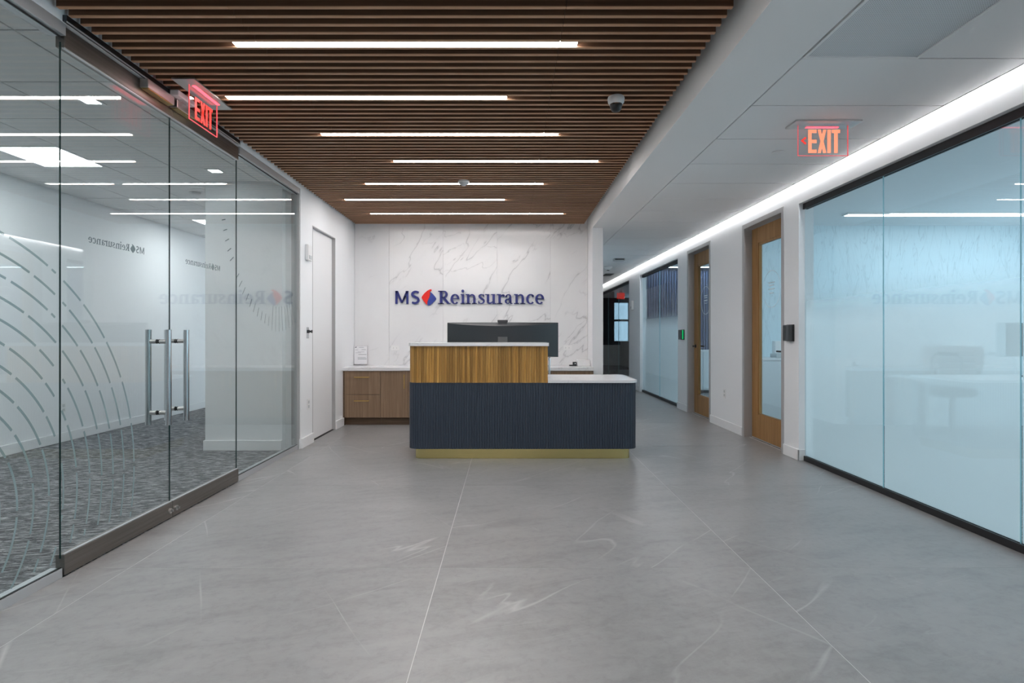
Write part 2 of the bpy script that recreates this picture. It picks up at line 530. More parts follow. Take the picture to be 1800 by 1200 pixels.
# ------------------------------------------------------------------ corridor ceiling with panels, soffit
sof = MB().box(1.135, 1.522, YN, 7.65, ZC, ZT).box(1.135, 1.522, 7.65, 22.4, ZC + 0.001, ZT)
struct(sof.build('ceiling_soffit', 'ceiling_white'), 'white plaster soffit beam beside the wood ceiling', 'ceiling')
cc = B(1.523, 2.95, YN, 22.4, ZC + 0.028, ZC + 0.1).build('ceiling_corridor', 'gap_dark')
struct(cc, 'white panel ceiling of the corridor', 'ceiling')
pm = B(1.532, 2.734, 0.003, 0.602, ZC, ZC + 0.026, ch=0.0015).mesh('ceiling_panel', 'panel_white')
hm = B(2.138, 2.734, 0.003, 0.602, ZC, ZC + 0.026, ch=0.0015).mesh('ceiling_panel', 'panel_white')
y = 2.963 + 0.61 * -10
while y < 22.0:
    if abs(y - 2.353) < 0.01:
        inst('ceiling_panel', hm, cc, (0, y + 0.0025, 0))
    else:
        inst('ceiling_panel', pm, cc, (0, y + 0.0025, 0))
    y += 0.61
g = thing('air_diffuser', 'square perforated air diffuser set in the corridor ceiling', 'diffuser', (1.832, 2.658, ZC))
m = MB()
for a in ((1.5315, 1.545, 2.358, 2.958), (2.118, 2.132, 2.358, 2.958), (1.545, 2.118, 2.358, 2.372), (1.545, 2.118, 2.944, 2.958)):
    m.box(*a, ZC - 0.004, ZC + 0.02)
m.build('frame', 'panel_white', g)
B(1.545, 2.118, 2.372, 2.944, ZC + 0.003, ZC + 0.008).build('perforated_plate', 'perforated_sheet', g)

# wall-washing slot along the office wall
cv = thing('cove_light', 'long glowing slot light between corridor ceiling and office wall', 'light', (2.755, 8.0, ZC))
B(2.7385, 2.7745, YN + 0.05, 20.9, ZC + 0.004, ZC + 0.012).build('lens', 'cove_lens', cv)
B(2.7345, 2.738, YN + 0.05, 20.9, ZC - 0.004, ZC + 0.027).build('edge_trim', 'aluminium', cv)

# ------------------------------------------------------------------ walls
# right wall with its openings
O1 = (5.725, 6.735); O2 = (7.80, 8.81)
m = MB()
def wr(y0, y1, z0=0.0, z1=ZT): m.box(XR, 2.92, y0, y1, z0, z1)
wr(YN, 5.435, 2.45); wr(5.435, O1[0]); wr(O1[0], O1[1], 2.49); wr(O1[1], O2[0]); wr(O2[0], O2[1], 2.49)
wr(O2[1], 9.31); wr(9.31, 11.98, 2.45); wr(11.98, 13.06); wr(13.06, 17.6, 2.45); wr(17.6, 22.3)
struct(m.build('wall_right', 'white_paint'), 'white corridor wall with office doors and glazing', 'wall')
# left wall beyond the glass and the band above it
m = MB()
m.box(-2.34, XL, 5.985, 6.355, 0, ZT).box(-2.34, XL, 7.195, YB + 0.2, 0, ZT).box(-2.34, XL, 6.355, 7.195, 2.42, ZT)
m.box(-2.30, XL, YN, 5.985, 2.735, ZT)
struct(m.build('wall_left', 'white_paint'), 'white wall with the flush white door', 'wall')
m = B(-3.14, -2.3405, 5.90, 9.6, 0, ZT)
struct(m.build('wall_pier', 'white_paint'), 'white wall block inside the lobby behind the far glass pane', 'wall')
# back wall and its right return
wb = B(XL - 0.1, 1.134, YB + 0.015, YB + 0.2, 0, ZT).build('wall_back', 'white_paint')
struct(wb, 'white marble slab wall behind the reception desk', 'wall')
px = [XL + 0.002, -1.691, -0.922, -0.154, 0.603, 1.133]
for a, b in zip(px[:-1], px[1:]):
    B(a + 0.0012, b - 0.0012, YB, YB + 0.0145, 0.02, ZT - 0.02, ch=0.001).build('marble_slab', 'marble_slab', wb)
m = MB().box(1.135, 1.278, 7.65, 22.3, 0, ZC)
struct(m.build('wall_return', 'white_paint'), 'white wall end beside the marble wall', 'wall')
struct(B(-5.2, 2.95, YN - 0.15, YN, 0, ZT).build('wall_front', 'white_paint'), 'white wall behind the viewer', 'wall')
struct(B(1.1, 7.5, 22.3, 22.45, 0, 0.8).build('wall_end', 'office_white'), 'far wall below the end windows', 'wall')
# lobby
struct(B(-5.14, -4.99, YN, 11.0, 0, ZT).build('wall_lobby', 'white_paint'), 'long white wall inside the carpeted lobby', 'wall')
struct(B(-5.14, -2.4, 11.0, 11.15, 0, ZT).build('wall_lobby_end', 'white_paint'), 'end wall of the lobby passage', 'wall')
lc = B(-5.14, -2.301, YN, 11.1, 2.82, 2.95).build('ceiling_lobby', 'gap_dark')
struct(lc, 'grey tile ceiling of the lobby', 'ceiling')
lx = [-4.985, -4.41, -3.80, -3.19, -2.58, -2.305]
ly0 = 4.80 - 0.61 * 6
tm = {}
for i, (a, b) in enumerate(zip(lx[:-1], lx[1:])):
    me = B(a + 0.006, b - 0.006, 0.003, 0.601, 2.79, 2.815).mesh('ceiling_tile', 'panel_white')
    for j in range(16):
        yy = ly0 + 0.61 * j
        if i == 1 and j in (1, 6, 11): continue
        inst('ceiling_tile', me, lc, (0, yy + 0.003, 0))
B(-4.985, -2.305, YN + 0.02, ly0, 2.79, 2.815).build('ceiling_tile', 'panel_white', lc)
for n_, j in (('lobby troffer just behind the near glass door', 6), ('lobby troffer far back in the passage', 11), ('lobby troffer added out of view to brighten the lobby', 1)):  # troffer nearest the viewer is unseen, added to brighten the lobby
    yy = ly0 + 0.61 * j
    t_ = thing('troffer_light', 'square white ' + n_, 'light', (-4.105, yy + 0.305, 2.79), 'square lobby ceiling lights')
    m = MB()
    for a in ((-4.407, -4.375, yy + .003, yy + .607), (-3.835, -3.803, yy + .003, yy + .607), (-4.375, -3.835, yy + .003, yy + .03), (-4.375, -3.835, yy + .58, yy + .607)):
        m.box(*a, 2.788, 2.812)
    m.build('frame', 'white_plastic', t_)
    B(-4.375, -3.835, yy + .03, yy + .58, 2.797, 2.803).build('lens', 'troffer_lens', t_)
for lab, (x, yy) in (('small square downlight in the near part of the lobby ceiling', (-2.84, 3.86)), ('small square downlight in the lobby ceiling behind the right glass leaf', (-2.84, 5.52))):
    t_ = thing('downlight', lab, 'light', (x, yy, 2.79), 'small lobby downlights')
    m = MB()
    for a in ((x - .07, x - .05, yy - .07, yy + .07), (x + .05, x + .07, yy - .07, yy + .07), (x - .05, x + .05, yy - .07, yy - .05), (x - .05, x + .05, yy + .05, yy + .07)):
        m.box(*a, 2.784, 2.7895)
    m.build('trim_ring', 'white_plastic', t_)
    B(x - .05, x + .05, yy - .05, yy + .05, 2.7865, 2.7895).build('lens', 'troffer_lens', t_)
t_ = MB().lathe([(0.06, 0), (0.062, 0.012), (0.05, 0.03), (0.03, 0.036)], (-3.50, 6.36, 2.7895), 24, sgn=-1).build('smoke_detector', 'white_plastic', smooth=True)
tag(t_, 'round white smoke detector on the lobby ceiling', 'detector')

# offices: partitions, outer wall with windows, ceiling
struct(B(2.921, 7.6, 7.5, 7.62, 0, ZC).build('wall_office_end', 'grass_wallpaper'), 'office wall papered with fine grass stems', 'wall')
struct(B(2.921, 7.6, 12.2, 12.32, 0, ZC).build('wall_office_ribbed', 'felt_gap'), 'blue ribbed felt wall in the far office', 'wall')
m = MB()
x = 2.95
while x < 7.4:
    m.box(x, x + 0.034, 12.17, 12.1995, 0.0, 2.56); x += 0.056
o = m.build('felt_ribs', 'felt_blue', bpy.data.objects['wall_office_ribbed']); o['kind'] = 'stuff'
m = MB()
for y0, y1 in ((YN, -1.6), (7.0, 7.9), (11.9, 12.4), (12.4, 22.4)): m.box(7.4, 7.55, y0, y1, 0, ZT)
m.box(7.4, 7.55, -1.6, 7.0, 0, 0.7).box(7.4, 7.55, -1.6, 7.0, 2.4, ZT).box(7.4, 7.55, 7.9, 11.9, 0, 0.7).box(7.4, 7.55, 7.9, 11.9, 2.4, ZT)
struct(m.build('wall_outer', 'office_white'), 'outer wall of the offices with daylight windows', 'wall')
m = MB().box(2.95, 7.55, YN, 22.45, ZC, ZC + 0.1)
struct(m.build('ceiling_office', 'office_white'), 'white ceiling of the offices', 'ceiling')
struct(B(2.921, 7.5, YN - 0.1, YN, 0, ZC).build('wall_office_front', 'office_white'), 'near wall of the office', 'wall')
# outer windows: frames only where daylight comes in
for n_, (y0, y1) in enumerate(((-1.6, 7.0), (7.9, 11.9))):
    m = MB()
    q = y0
    while q < y1 + 0.01:
        m.box(7.43, 7.52, q - 0.03, q + 0.03, 0.7, 2.4); q += (y1 - y0) / round((y1 - y0) / 1.4)
    m.box(7.43, 7.52, y0, y1, 0.7, 0.75).box(7.43, 7.52, y0, y1, 2.35, 2.4)
    struct(m.build('window_%d' % (n_ + 8), 'aluminium'), 'outer window frame of the %s office' % ('near', 'far')[n_], 'window')
# far open office end: dark columns, window, sofa
m = MB().box(1.1, 4.05, 22.3, 22.45, 0.8, ZT).box(6.9, 7.5, 22.3, 22.45, 0.8, ZT).box(4.05, 6.9, 22.3, 22.45, 2.45, ZT)
struct(m.build('wall_end_upper', 'sofa_dark'), 'dark wall around the end windows', 'wall')
m = MB()
for x in (4.05, 4.75, 5.5, 6.2, 6.9): m.box(x - 0.03, x + 0.03, 22.32, 22.42, 0.8, 2.45)
m.box(4.05, 6.9, 22.32, 22.42, 1.72, 1.80).box(4.05, 6.9, 22.32, 22.42, 0.8, 0.86)
W7 = m.build('window_7', 'charcoal_metal')
for a, b in ((4.08, 4.72), (4.78, 5.47), (5.53, 6.17), (6.23, 6.87)):
    for z0, z1 in ((0.86, 1.72), (1.80, 2.45)): B(a, b, 22.365, 22.373, z0, z1).build('pane', 'tinted_glass', W7)
struct(W7, 'end windows seen through the last glass pane', 'window')
struct(B(3.2, 3.55, 19.0, 19.5, 0, ZC).build('wall_column', 'sofa_dark'), 'dark column in the far open office', 'wall')

# baseboards
def bb(name, lab, boxes):
    m = MB()
    for a in boxes: m.box(*a, 0.0, 0.105, ch=0.003)
    struct(m.build(name, 'white_trim'), lab, 'baseboard')
bb('baseboard_right', 'white baseboards along the office wall piers', [(XR - 0.012, XR, 5.423, O1[0] - 0.001), (XR - 0.012, XR, O1[1] + 0.001, O2[0] - 0.001), (XR - 0.012, XR, O2[1] + 0.001, 9.322), (XR - 0.012, XR, 11.968, 13.07), (XR - 0.012, 2.835, 5.423, 5.4345), (XR, 2.83, 9.3105, 9.322), (XR, 2.83, 11.968, 11.9795)])
bb('baseboard_left', 'white baseboards beside the flush white door', [(XL, XL + 0.02, 5.985, 6.354), (XL, XL + 0.02, 7.196, 7.52), (-2.208, XL, 5.965, 5.9845)])
bb('baseboard_lobby', 'white baseboard of the long lobby wall', [(-4.99, -4.975, YN, 11.0)])
bb('baseboard_pier', 'white baseboard around the lobby wall block', [(-3.155, -2.345, 5.885, 5.8995), (-3.155, -3.1405, 5.8995, 9.6)])

# ------------------------------------------------------------------ glyphs for the lettering
def arc(cx, cy, rx, ry, a0, a1, wf, n=22):
    """Elliptical stroke with varying width -> list of quads."""
    L, R = [], []
    for i in range(n + 1):
        a = math.radians(a0 + (a1 - a0) * i / n)
        x, y = cx + rx * math.cos(a), cy + ry * math.sin(a)
        nx, ny = math.cos(a) / rx, math.sin(a) / ry
        q = math.hypot(nx, ny); nx /= q; ny /= q
        h = wf(a) / 2
        L.append((x + nx * h, y + ny * h)); R.append((x - nx * h, y - ny * h))
    return [[R[i], L[i], L[i + 1], R[i + 1]] for i in range(n)]
def rect(x0, y0, x1, y1): return [[(x0, y0), (x1, y0), (x1, y1), (x0, y1)]]
def disc(cx, cy, r, n=18): return [[(cx + r * math.cos(2 * PI * i / n), cy + r * math.sin(2 * PI * i / n)) for i in range(n)]]
def spline(pts, ws, n=7):
    """Catmull-Rom stroke through pts with widths ws."""
    P = [pts[0]] + list(pts) + [pts[-1]]; W = [ws[0]] + list(ws) + [ws[-1]]
    S = []
    for i in range(1, len(P) - 2):
        for j in range(n):
            t = j / n
            def cr(a, b, c, d): return 0.5 * (2 * b + (c - a) * t + (2 * a - 5 * b + 4 * c - d) * t * t + (3 * b - a - 3 * c + d) * t ** 3)
            S.append((cr(P[i - 1][0], P[i][0], P[i + 1][0], P[i + 2][0]), cr(P[i - 1][1], P[i][1], P[i + 1][1], P[i + 2][1]), W[i] + (W[i + 1] - W[i]) * t))
    S.append((*pts[-1], ws[-1]))
    L, R = [], []
    for i, (x, y, w_) in enumerate(S):
        a = S[max(i - 1, 0)]; b = S[min(i + 1, len(S) - 1)]
        dx, dy = b[0] - a[0], b[1] - a[1]; q = math.hypot(dx, dy) or 1
        L.append((x - dy / q * w_ / 2, y + dx / q * w_ / 2)); R.append((x + dy / q * w_ / 2, y - dx / q * w_ / 2))
    return [[R[i], R[i + 1], L[i + 1], L[i]] for i in range(len(S) - 1)]
SW, SF, XH = 0.19, 0.065, 0.75
wq = lambda lo, hi: (lambda a: lo + (hi - lo) * abs(math.cos(a)) ** 1.3)
def g_e(): return arc(.32, .37, .245, .345, -2, 318, wq(.075, .19), 30) + rect(.10, .37, .56, .43)
def g_c(): return arc(.33, .37, .25, .345, 48, 318, wq(.075, .19), 28) + disc(.50, .60, .085)
def flag(x, top): return [[(x - .13, top - .055), (x + .02, top - .10), (x + .02, top + .01), (x - .13, top - .005)]]
def g_i(): return rect(.07, 0, .07 + SW, XH) + flag(.11, XH) + rect(-.02, 0, .33, SF) + disc(.155, .985, .108)
def g_n(): return rect(.13, 0, .13 + SW, XH) + flag(.14, XH) + rect(.02, 0, .41, SF) + spline([(.27, .55), (.40, .66), (.54, .69), (.66, .60), (.69, .42)], [.05, .09, .125, .15, SW]) + rect(.595, 0, .785, .44) + rect(.50, 0, .89, SF)
def g_s(): return spline([(.46, .56), (.41, .68), (.28, .715), (.15, .65), (.14, .53), (.29, .41), (.45, .29), (.46, .14), (.30, .035), (.15, .06), (.08, .19)], [.05, .06, .07, .12, .15, .17, .15, .12, .07, .06, .05]) + rect(.44, .50, .495, .73) + rect(.045, .02, .10, .25)
def g_u(): return rect(.12, .2, .12 + SW, XH) + rect(0, XH - SF, .2, XH) + spline([(.2025, .26), (.23, .11), (.34, .055), (.47, .09), (.58, .19)], [SW, .15, .125, .09, .05]) + rect(.555, 0, .745, XH) + rect(.46, XH - SF, .65, XH) + rect(.7, 0, .86, SF)
def g_r(): return rect(.13, 0, .13 + SW, XH) + flag(.14, XH) + rect(.02, 0, .43, SF) + spline([(.28, .50), (.36, .62), (.47, .67), (.55, .655)], [.05, .09, .12, .13]) + disc(.525, .625, .095)
def g_a(): return rect(.34, .08, .52, .52) + spline([(.11, .57), (.18, .68), (.30, .71), (.41, .65), (.435, .5)], [.12, .08, .075, .12, .16]) + disc(.12, .57, .075) + arc(.235, .20, .155, .155, 60, 300, wq(.06, .15), 18) + spline([(.43, .13), (.49, .045), (.60, .04)], [.15, .09, .05]) + spline([(.27, .05), (.36, .11), (.42, .18)], [.05, .05, .04]) + spline([(.25, .36), (.32, .40), (.40, .42)], [.05, .06, .06])
def g_R(): return rect(.13, 0, .13 + .205, 1) + rect(0, 0, .45, SF) + rect(0, 1 - SF, .2, 1) + rect(.13, 1 - .075, .45, 1) + rect(.13, .455, .45, .525) + arc(.44, .7275, .20, .2375, -92, 92, wq(.07, .185), 18) + spline([(.42, .50), (.60, .26), (.78, .045)], [.17, .18, .17]) + rect(.74, 0, .95, SF)
def g_M(): return rect(0, 0, .165, .99) + rect(.835, 0, 1.0, .99) + [[(.0, .99), (.20, .99), (.58, .08), (.42, .08)]] + [[(1.0, .99), (.42, .08), (.58, .08), (.80, .99)][::-1]]
def g_S(): return spline([(.56, .86), (.42, .92), (.26, .92), (.10, .82), (.10, .66), (.30, .53), (.50, .42), (.54, .25), (.44, .11), (.26, .06), (.06, .12)], [.155, .16, .16, .175, .18, .19, .18, .175, .16, .16, .155])
E0 = lambda p: [((x - 92) / 143.0, (268 - y) / 143.0) for x, y in p]
EMB_RED = E0([(485, 108), (488, 124), (466, 138), (471, 155), (468, 172), (462, 195), (446, 228), (438, 255), (442, 279), (428, 268), (400, 236), (380, 206), (379, 197), (386, 182), (410, 151), (440, 125), (465, 111)])
EMB_BLUE = E0([(471, 140), (480, 141), (502, 161), (526, 190), (537, 206), (536, 216), (520, 238), (495, 262), (472, 279), (455, 287), (446, 282), (443, 256), (450, 231), (466, 197), (473, 174), (475, 156)])
WORD = [('M', g_M, 0.0), ('S', g_S, 1.21), ('R', g_R, 3.26), ('e', g_e, 4.23), ('i', g_i, 4.99), ('n', g_n, 5.335), ('s', g_s, 6.28), ('u', g_u, 6.85), ('r', g_r, 7.73), ('a', g_a, 8.34), ('n', g_n, 9.03), ('c', g_c, 9.99), ('e', g_e, 10.69)]

# sign on the marble wall
US = 2.112 / 11.36
SX, SZ = -1.598, 1.636
sg = thing('wall_sign', 'raised navy lettering with red and blue emblem on the marble wall', 'sign', (-0.54, YB, SZ))
fn = lambda a, b, d: (SX + a * US, YB - d, SZ + b * US)
for ch, gf, x0 in WORD:
    m = MB()
    for poly in gf(): m.prism([(x0 + a, b) for a, b in poly], fn, 0.006, 0.026)
    m.build('letter', 'letter_blue', sg)
MB().prism(EMB_RED, fn, 0.006, 0.028).build('emblem_flame', 'emblem_red', sg)['label'] = 'red half of the emblem'
MB().prism(EMB_BLUE, fn, 0.006, 0.0275).build('emblem_drop', 'emblem_blue', sg)['label'] = 'blue half of the emblem'

# ------------------------------------------------------------------ lobby glazing on the left
def pane(name, parent, x, y0, y1, z0, z1, gm, em, th=0.010):
    m = MB()
    vs = [(a, b, c) for c in (z0, z1) for b in (y0, y1) for a in (x - th / 2, x + th / 2)]
    m.add(vs, [(0, 4, 6, 2), (1, 3, 7, 5), (2, 6, 7, 3)])
    m.cur = 1
    m.add(vs, [(0, 2, 3, 1), (4, 5, 7, 6), (0, 1, 5, 4)])
    me_o = m.build(name, [gm, em], parent)
    bm = bmesh.new(); bm.from_mesh(me_o.data)
    bmesh.ops.remove_doubles(bm, verts=bm.verts, dist=1e-5); bmesh.ops.recalc_face_normals(bm, faces=bm.faces)
    bm.to_mesh(me_o.data); bm.free()
    return me_o
GY = [2.817, 3.728, 4.640]
YE = 5.965
def fixed(n, lab, ya, yb, joints):
    w_ = thing('window_%d' % n, lab, 'glass wall', (XG, (ya + yb) / 2, 0), kind='structure')
    js = [ya] + joints + [yb]
    for a, b in zip(js[:-1], js[1:]):
        pane('glass_pane', w_, XG, a + 0.001, b - 0.001, 0.035, 2.69, 'clear_glass', 'glass_edge_green')
    B(-2.262, -2.2035, ya, yb, 0, 0.034).build('sill', 'aluminium', w_)
    m = MB().box(-2.212, -2.2035, ya, yb, 0.034, 0.046).box(-2.262, -2.228, ya, yb, 0.034, 0.046)
    m.build('sill_lip', 'aluminium', w_)
    m = MB().box(-2.212, XL - 0.002, ya, yb, 2.676, 2.734).box(-2.275, -2.228, ya, yb, 2.676, 2.734).box(-2.228, -2.212, ya, yb, 2.70, 2.734)
    m.build('head_channel', 'aluminium', w_)
    m = MB().box(-2.2125, -2.2095, ya, yb, 0.046, 0.050).box(-2.2135, -2.2105, ya, yb, 2.668, 2.676)
    m.build('gasket', 'black_rubber', w_)
    return w_
W1 = fixed(1, 'fixed frameless lobby glass pane nearest the viewer', YN, GY[0] - 0.004, [-1.6, 0.6])
W2 = fixed(2, 'fixed lobby glass pane beside the white wall end', GY[2] + 0.004, YE, [])
B(-2.272, -2.19, YE - 0.0005, YE + 0.018, 0, 2.734).build('jamb', 'frame_grey', W2)

# header over the doors
hd = thing('trim_1', 'dark polished steel header tube above the glass doors', 'trim', (-2.2, 3.73, 2.72), kind='structure')
B(-2.29, -2.165, 2.79, 4.60, 2.738, 2.768).build('header_tube', 'header_steel', hd)
B(-2.1655, -2.1625, 2.79, 4.60, 2.730, 2.7378).build('header_lip', 'aluminium', hd)

# glass doors
decs = {}
def word_on_glass(m, yfar, z, width, xface):
    u = width / 11.36
    f = lambda a, b, d: (xface + d, yfar - a * u, z + b * u)
    for ch, gf, x0 in WORD:
        for poly in gf(): m.prism([(x0 + a, b) for a, b in poly], f, 0, 0.0004)
    m.prism(EMB_RED, f, 0, 0.0004); m.prism(EMB_BLUE, f, 0, 0.0004)
def dash_arcs(m, ya, yb, zlo, zhi, xface):
    """Concentric dashed rings clipped to one pane."""
    cy, cz = 2.091, 0.42
    for i in range(13):
        r = 1.294 - 0.0895 * i
        if r < 0.2: break
        wd = 0.0115
        dl, gp = 0.235, 0.028
        step = (dl + gp) / r
        a = -1.2 - 0.11 * i
        while a < 2.7:
            n = 8
            for j in range(n):
                t0 = a + dl / r * j / n; t1 = a + dl / r * (j + 1) / n
                q = []
                for tt, rr in ((t0, r - wd / 2), (t0, r + wd / 2), (t1, r + wd / 2), (t1, r - wd / 2)):
                    q.append((cy + rr * math.cos(tt), cz + rr * math.sin(tt)))
                if all(ya < p[0] < yb and zlo < p[1] < zhi for p in q):
                    m.prism(q, lambda p_, s_, d: (xface + d, p_, s_), 0, 0.0004)
            a += step
def ticks(m, ya, yb, xface):
    """Dial of short radial strokes on the far panes."""
    cy, cz, r = 5.5, 2.4, 1.09
    for i in range(40):
        a = math.radians(196 + 4.2 * i)
        ln = 0.06 + 0.0022 * i if i < 16 else 0.24
        r0, r1 = r - ln / 2, r + ln / 2
        if i >= 16: r0, r1 = r - 0.16, r + 0.08
        wd = 0.0035
        ca, sa = math.cos(a), math.sin(a)
        q = [(cy + r0 * ca - wd * sa, cz + r0 * sa + wd * ca), (cy + r0 * ca + wd * sa, cz + r0 * sa - wd * ca), (cy + r1 * ca + wd * sa, cz + r1 * sa - wd * ca), (cy + r1 * ca - wd * sa, cz + r1 * sa + wd * ca)]
        if all(ya < p[0] < yb for p in q):
            m.prism(q, lambda p_, s_, d: (xface + d, p_, s_), 0, 0.0004)
XF = XG - 0.0058
m = MB(); dash_arcs(m, 0.3, GY[0] - 0.008, 0.06, 2.6, XF); m.build('dashed_film', 'vinyl_frost', W1)
m = MB(); ticks(m, GY[2] + 0.008, YE - 0.01, XF); m.build('tick_film', 'vinyl_dark', W2)

def glass_door(n, lab, y0, y1, pull_y, text_y, lock_y):
    d = thing('door_%d' % n, lab, 'glass door', (XG, (y0 + y1) / 2, 0), kind='structure')
    pane('glass_pane', d, XG, y0 + 0.0015, y1 - 0.0015, 0.09, 2.65, 'clear_glass', 'glass_edge_green')
    B(-2.243, -2.197, y0 + 0.002, y1 - 0.002, 0.008, 0.108, ch=0.0015).build('bottom_rail', 'bronze_steel', d)
    B(-2.243, -2.197, y0 + 0.002, y1 - 0.002, 2.625, 2.727, ch=0.0015).build('top_rail', 'bronze_steel', d)
    m = MB().box(-2.2125, -2.2005, y0 + 0.004, y1 - 0.004, 0.1085, 0.114).box(-2.2125, -2.2005, y0 + 0.004, y1 - 0.004, 2.6185, 2.6245)
    m.build('glazing_bead', 'aluminium', d)
    for s in (-1, 1):
        h = MB().tube((XG + s * 0.064, pull_y, 0.627), (XG + s * 0.064, pull_y, 1.232), 0.0175, 20).build('pull_handle', 'chrome', d, smooth=True)
        for z in (0.705, 1.157):
            mm = MB().tube((XG + s * 0.007, pull_y, z), (XG + s * 0.05, pull_y, z), 0.0135, 16)
            mm.build('standoff', 'satin_steel', h, smooth=True)
            MB().tube((XG + s * 0.0061, pull_y, z), (XG + s * 0.0105, pull_y, z), 0.0145, 16).build('washer', 'black_rubber', h, smooth=True)
    m = MB().tube((-2.197, lock_y, 0.056), (-2.188, lock_y, 0.056), 0.017, 18)
    lk = m.build('lock_cylinder', 'satin_steel', d, smooth=True)
    B(-2.188, -2.172, lock_y - 0.003, lock_y + 0.003, 0.05, 0.066, ch=0.001).build('thumb_turn', 'satin_steel', lk)
    mm = MB(); word_on_glass(mm, text_y[1], 1.69, text_y[1] - text_y[0], XF)
    mm.build('lettering', 'vinyl_dark', d)
    return d
D1 = glass_door(1, 'near leaf of the frameless glass double door', GY[0], GY[1], 3.612, (3.016, 3.48), 3.695)
D2 = glass_door(2, 'far leaf of the frameless glass double door', GY[1], GY[2], 3.812, (3.925, 4.395), 3.765)
m = MB(); dash_arcs(m, GY[0] + 0.008, GY[1] - 0.006, 0.12, 2.6, XF); m.build('dashed_film', 'vinyl_frost', D1)
m = MB(); ticks(m, GY[1] + 0.006, GY[2] - 0.008, XF); m.build('tick_film', 'vinyl_dark', D2)

# magnetic locks under the header
def maglock(lab, y0, y1):
    t = thing('magnetic_lock', lab, 'door lock', (-2.17, (y0 + y1) / 2, 2.72), 'magnetic locks above the glass doors')
    B(-2.196, -2.145, y0, y1, 2.675, 2.7275, ch=0.003).build('housing', 'satin_steel', t)
    B(-2.192, -2.15, y0 + 0.01, y1 - 0.01, 2.669, 2.675).build('armature_plate', 'brass', t)
    B(-2.196, -2.15, y1 - 0.004, y1 + 0.002, 2.682, 2.72).build('end_cap', 'black_plastic', t)
maglock('silver magnetic lock above the near glass leaf', 3.39, 3.66)
maglock('silver magnetic lock above the far glass leaf, beside exit sign', 3.69, 3.93)
t = thing('door_sensor', 'small white motion sensor box on the door header', 'sensor', (-2.14, 3.72, 2.75))
B(-2.162, -2.105, 3.635, 3.84, 2.73, 2.767, ch=0.006).build('housing', 'white_plastic', t)
B(-2.14, -2.112, 3.70, 3.78, 2.728, 2.7305).build('sensor_window', 'grey_plastic', t)

# ------------------------------------------------------------------ exit signs
def exit_letters(m, fn, d0, d1):
    """EXIT in block capitals: 0..1 wide, 0..1 high."""
    def R_(x0, y0, x1, y1): m.prism([(x0, y0), (x1, y0), (x1, y1), (x0, y1)], fn, d0, d1)
    R_(0, 0, .11, 1); R_(.11, .85, .265, 1); R_(.11, .42, .265, .57); R_(.11, 0, .265, .15)
    m.prism([(.295, 1), (.395, 1), (.57, 0), (.47, 0)][::-1], fn, d0, d1)
    m.prism([(.47, 1), (.57, 1), (.395, 0), (.295, 0)][::-1], fn, d0, d1)
    R_(.60, 0, .71, 1); R_(.735, .85, 1.0, 1); R_(.812, 0, .925, .85)
# left: parallel to the glass doors, hung from the wood ceiling
t = thing('exit_sign', 'red edge-lit exit sign hung from the wood ceiling above glass doors', 'exit sign', (-1.985, 3.71, ZW), 'hanging exit signs')
c = B(-2.055, -1.915, 3.47, 3.95, ZW - 0.012, ZW - 0.001, ch=0.002).build('canopy', 'satin_steel', t)
B(-1.977, -1.955, 3.56, 3.86, ZW - 0.0145, ZW - 0.0122).build('diode_strip', 'exit_diode', c)
ys, ye, zb, zt = 3.54, 3.88, ZW - 0.226, ZW - 0.0125
pl = B(-1.988, -1.982, ys, ye, zb, zt).build('clear_panel', 'acrylic', t)
m = MB()
for a in ((ys - .001, ys + .003, zb, zt), (ye - .003, ye + .001, zb, zt), (ys, ye, zb - .001, zb + .003)):
    m.box(-1.9885, -1.9815, *a)
m.build('glowing_edge', 'exit_edge', pl)
m = MB()
exit_letters(m, lambda a, b, d: (-1.982 + d, 3.60 + a * 0.215, zb + 0.022 + b * 0.142), 0.0003, 0.001)
m.build('lettering', 'exit_red', pl)
# right: across the corridor
t = thing('exit_sign', 'coral exit sign with a chevron, hung from the white corridor ceiling', 'exit sign', (2.146, 3.88, ZC), 'hanging exit signs')
c = B(1.925, 2.37, 3.80, 3.95, ZC - 0.012, ZC - 0.0005, ch=0.002).build('canopy', 'satin_steel', t)
B(2.05, 2.27, 3.905, 3.925, ZC - 0.0145, ZC - 0.0122).build('diode_strip', 'exit_diode', c)
xs, xe, zb, zt = 1.977, 2.318, ZC - 0.218, ZC - 0.0125
pl = B(xs, xe, 3.877, 3.883, zb, zt).build('clear_panel', 'acrylic', t)
m = MB()
for a, b, c0, c1 in ((xs - .001, xs + .002, zb, zt), (xe - .003, xe + .001, zb, zt), (xs, xe, zb - .001, zb + .002)):
    m.box(a, b, 3.8765, 3.8835, c0, c1)
m.build('glowing_edge', 'exit_edge', pl)
m = MB()
fx = lambda a, b, d: (2.045 + a * 0.218, 3.877 - d, zb + 0.018 + b * 0.160)
exit_letters(m, fx, 0.0003, 0.001)
m.build('lettering', 'exit_coral', pl)
m = MB()
fc = lambda a, b, d: (1.994 + a, 3.877 - d, zb + 0.102 + b)
m.prism([(0, 0), (0.032, -0.027), (0.040, -0.017), (0.019, 0)], fc, 0.0003, 0.001)
m.prism([(0, 0), (0.019, 0), (0.040, 0.017), (0.032, 0.027)], fc, 0.0003, 0.001)
m.build('chevron', 'exit_red', pl)
# small far one
t = thing('exit_sign', 'tiny red exit sign far beyond the last glass pane', 'exit sign', (3.72, 18.8, 2.3))
B(3.60, 3.85, 18.78, 18.82, 2.38, 2.58).build('panel', 'exit_red', t)
B(3.68, 3.77, 18.78, 18.82, 2.58, ZC).build('canopy', 'satin_steel', t)

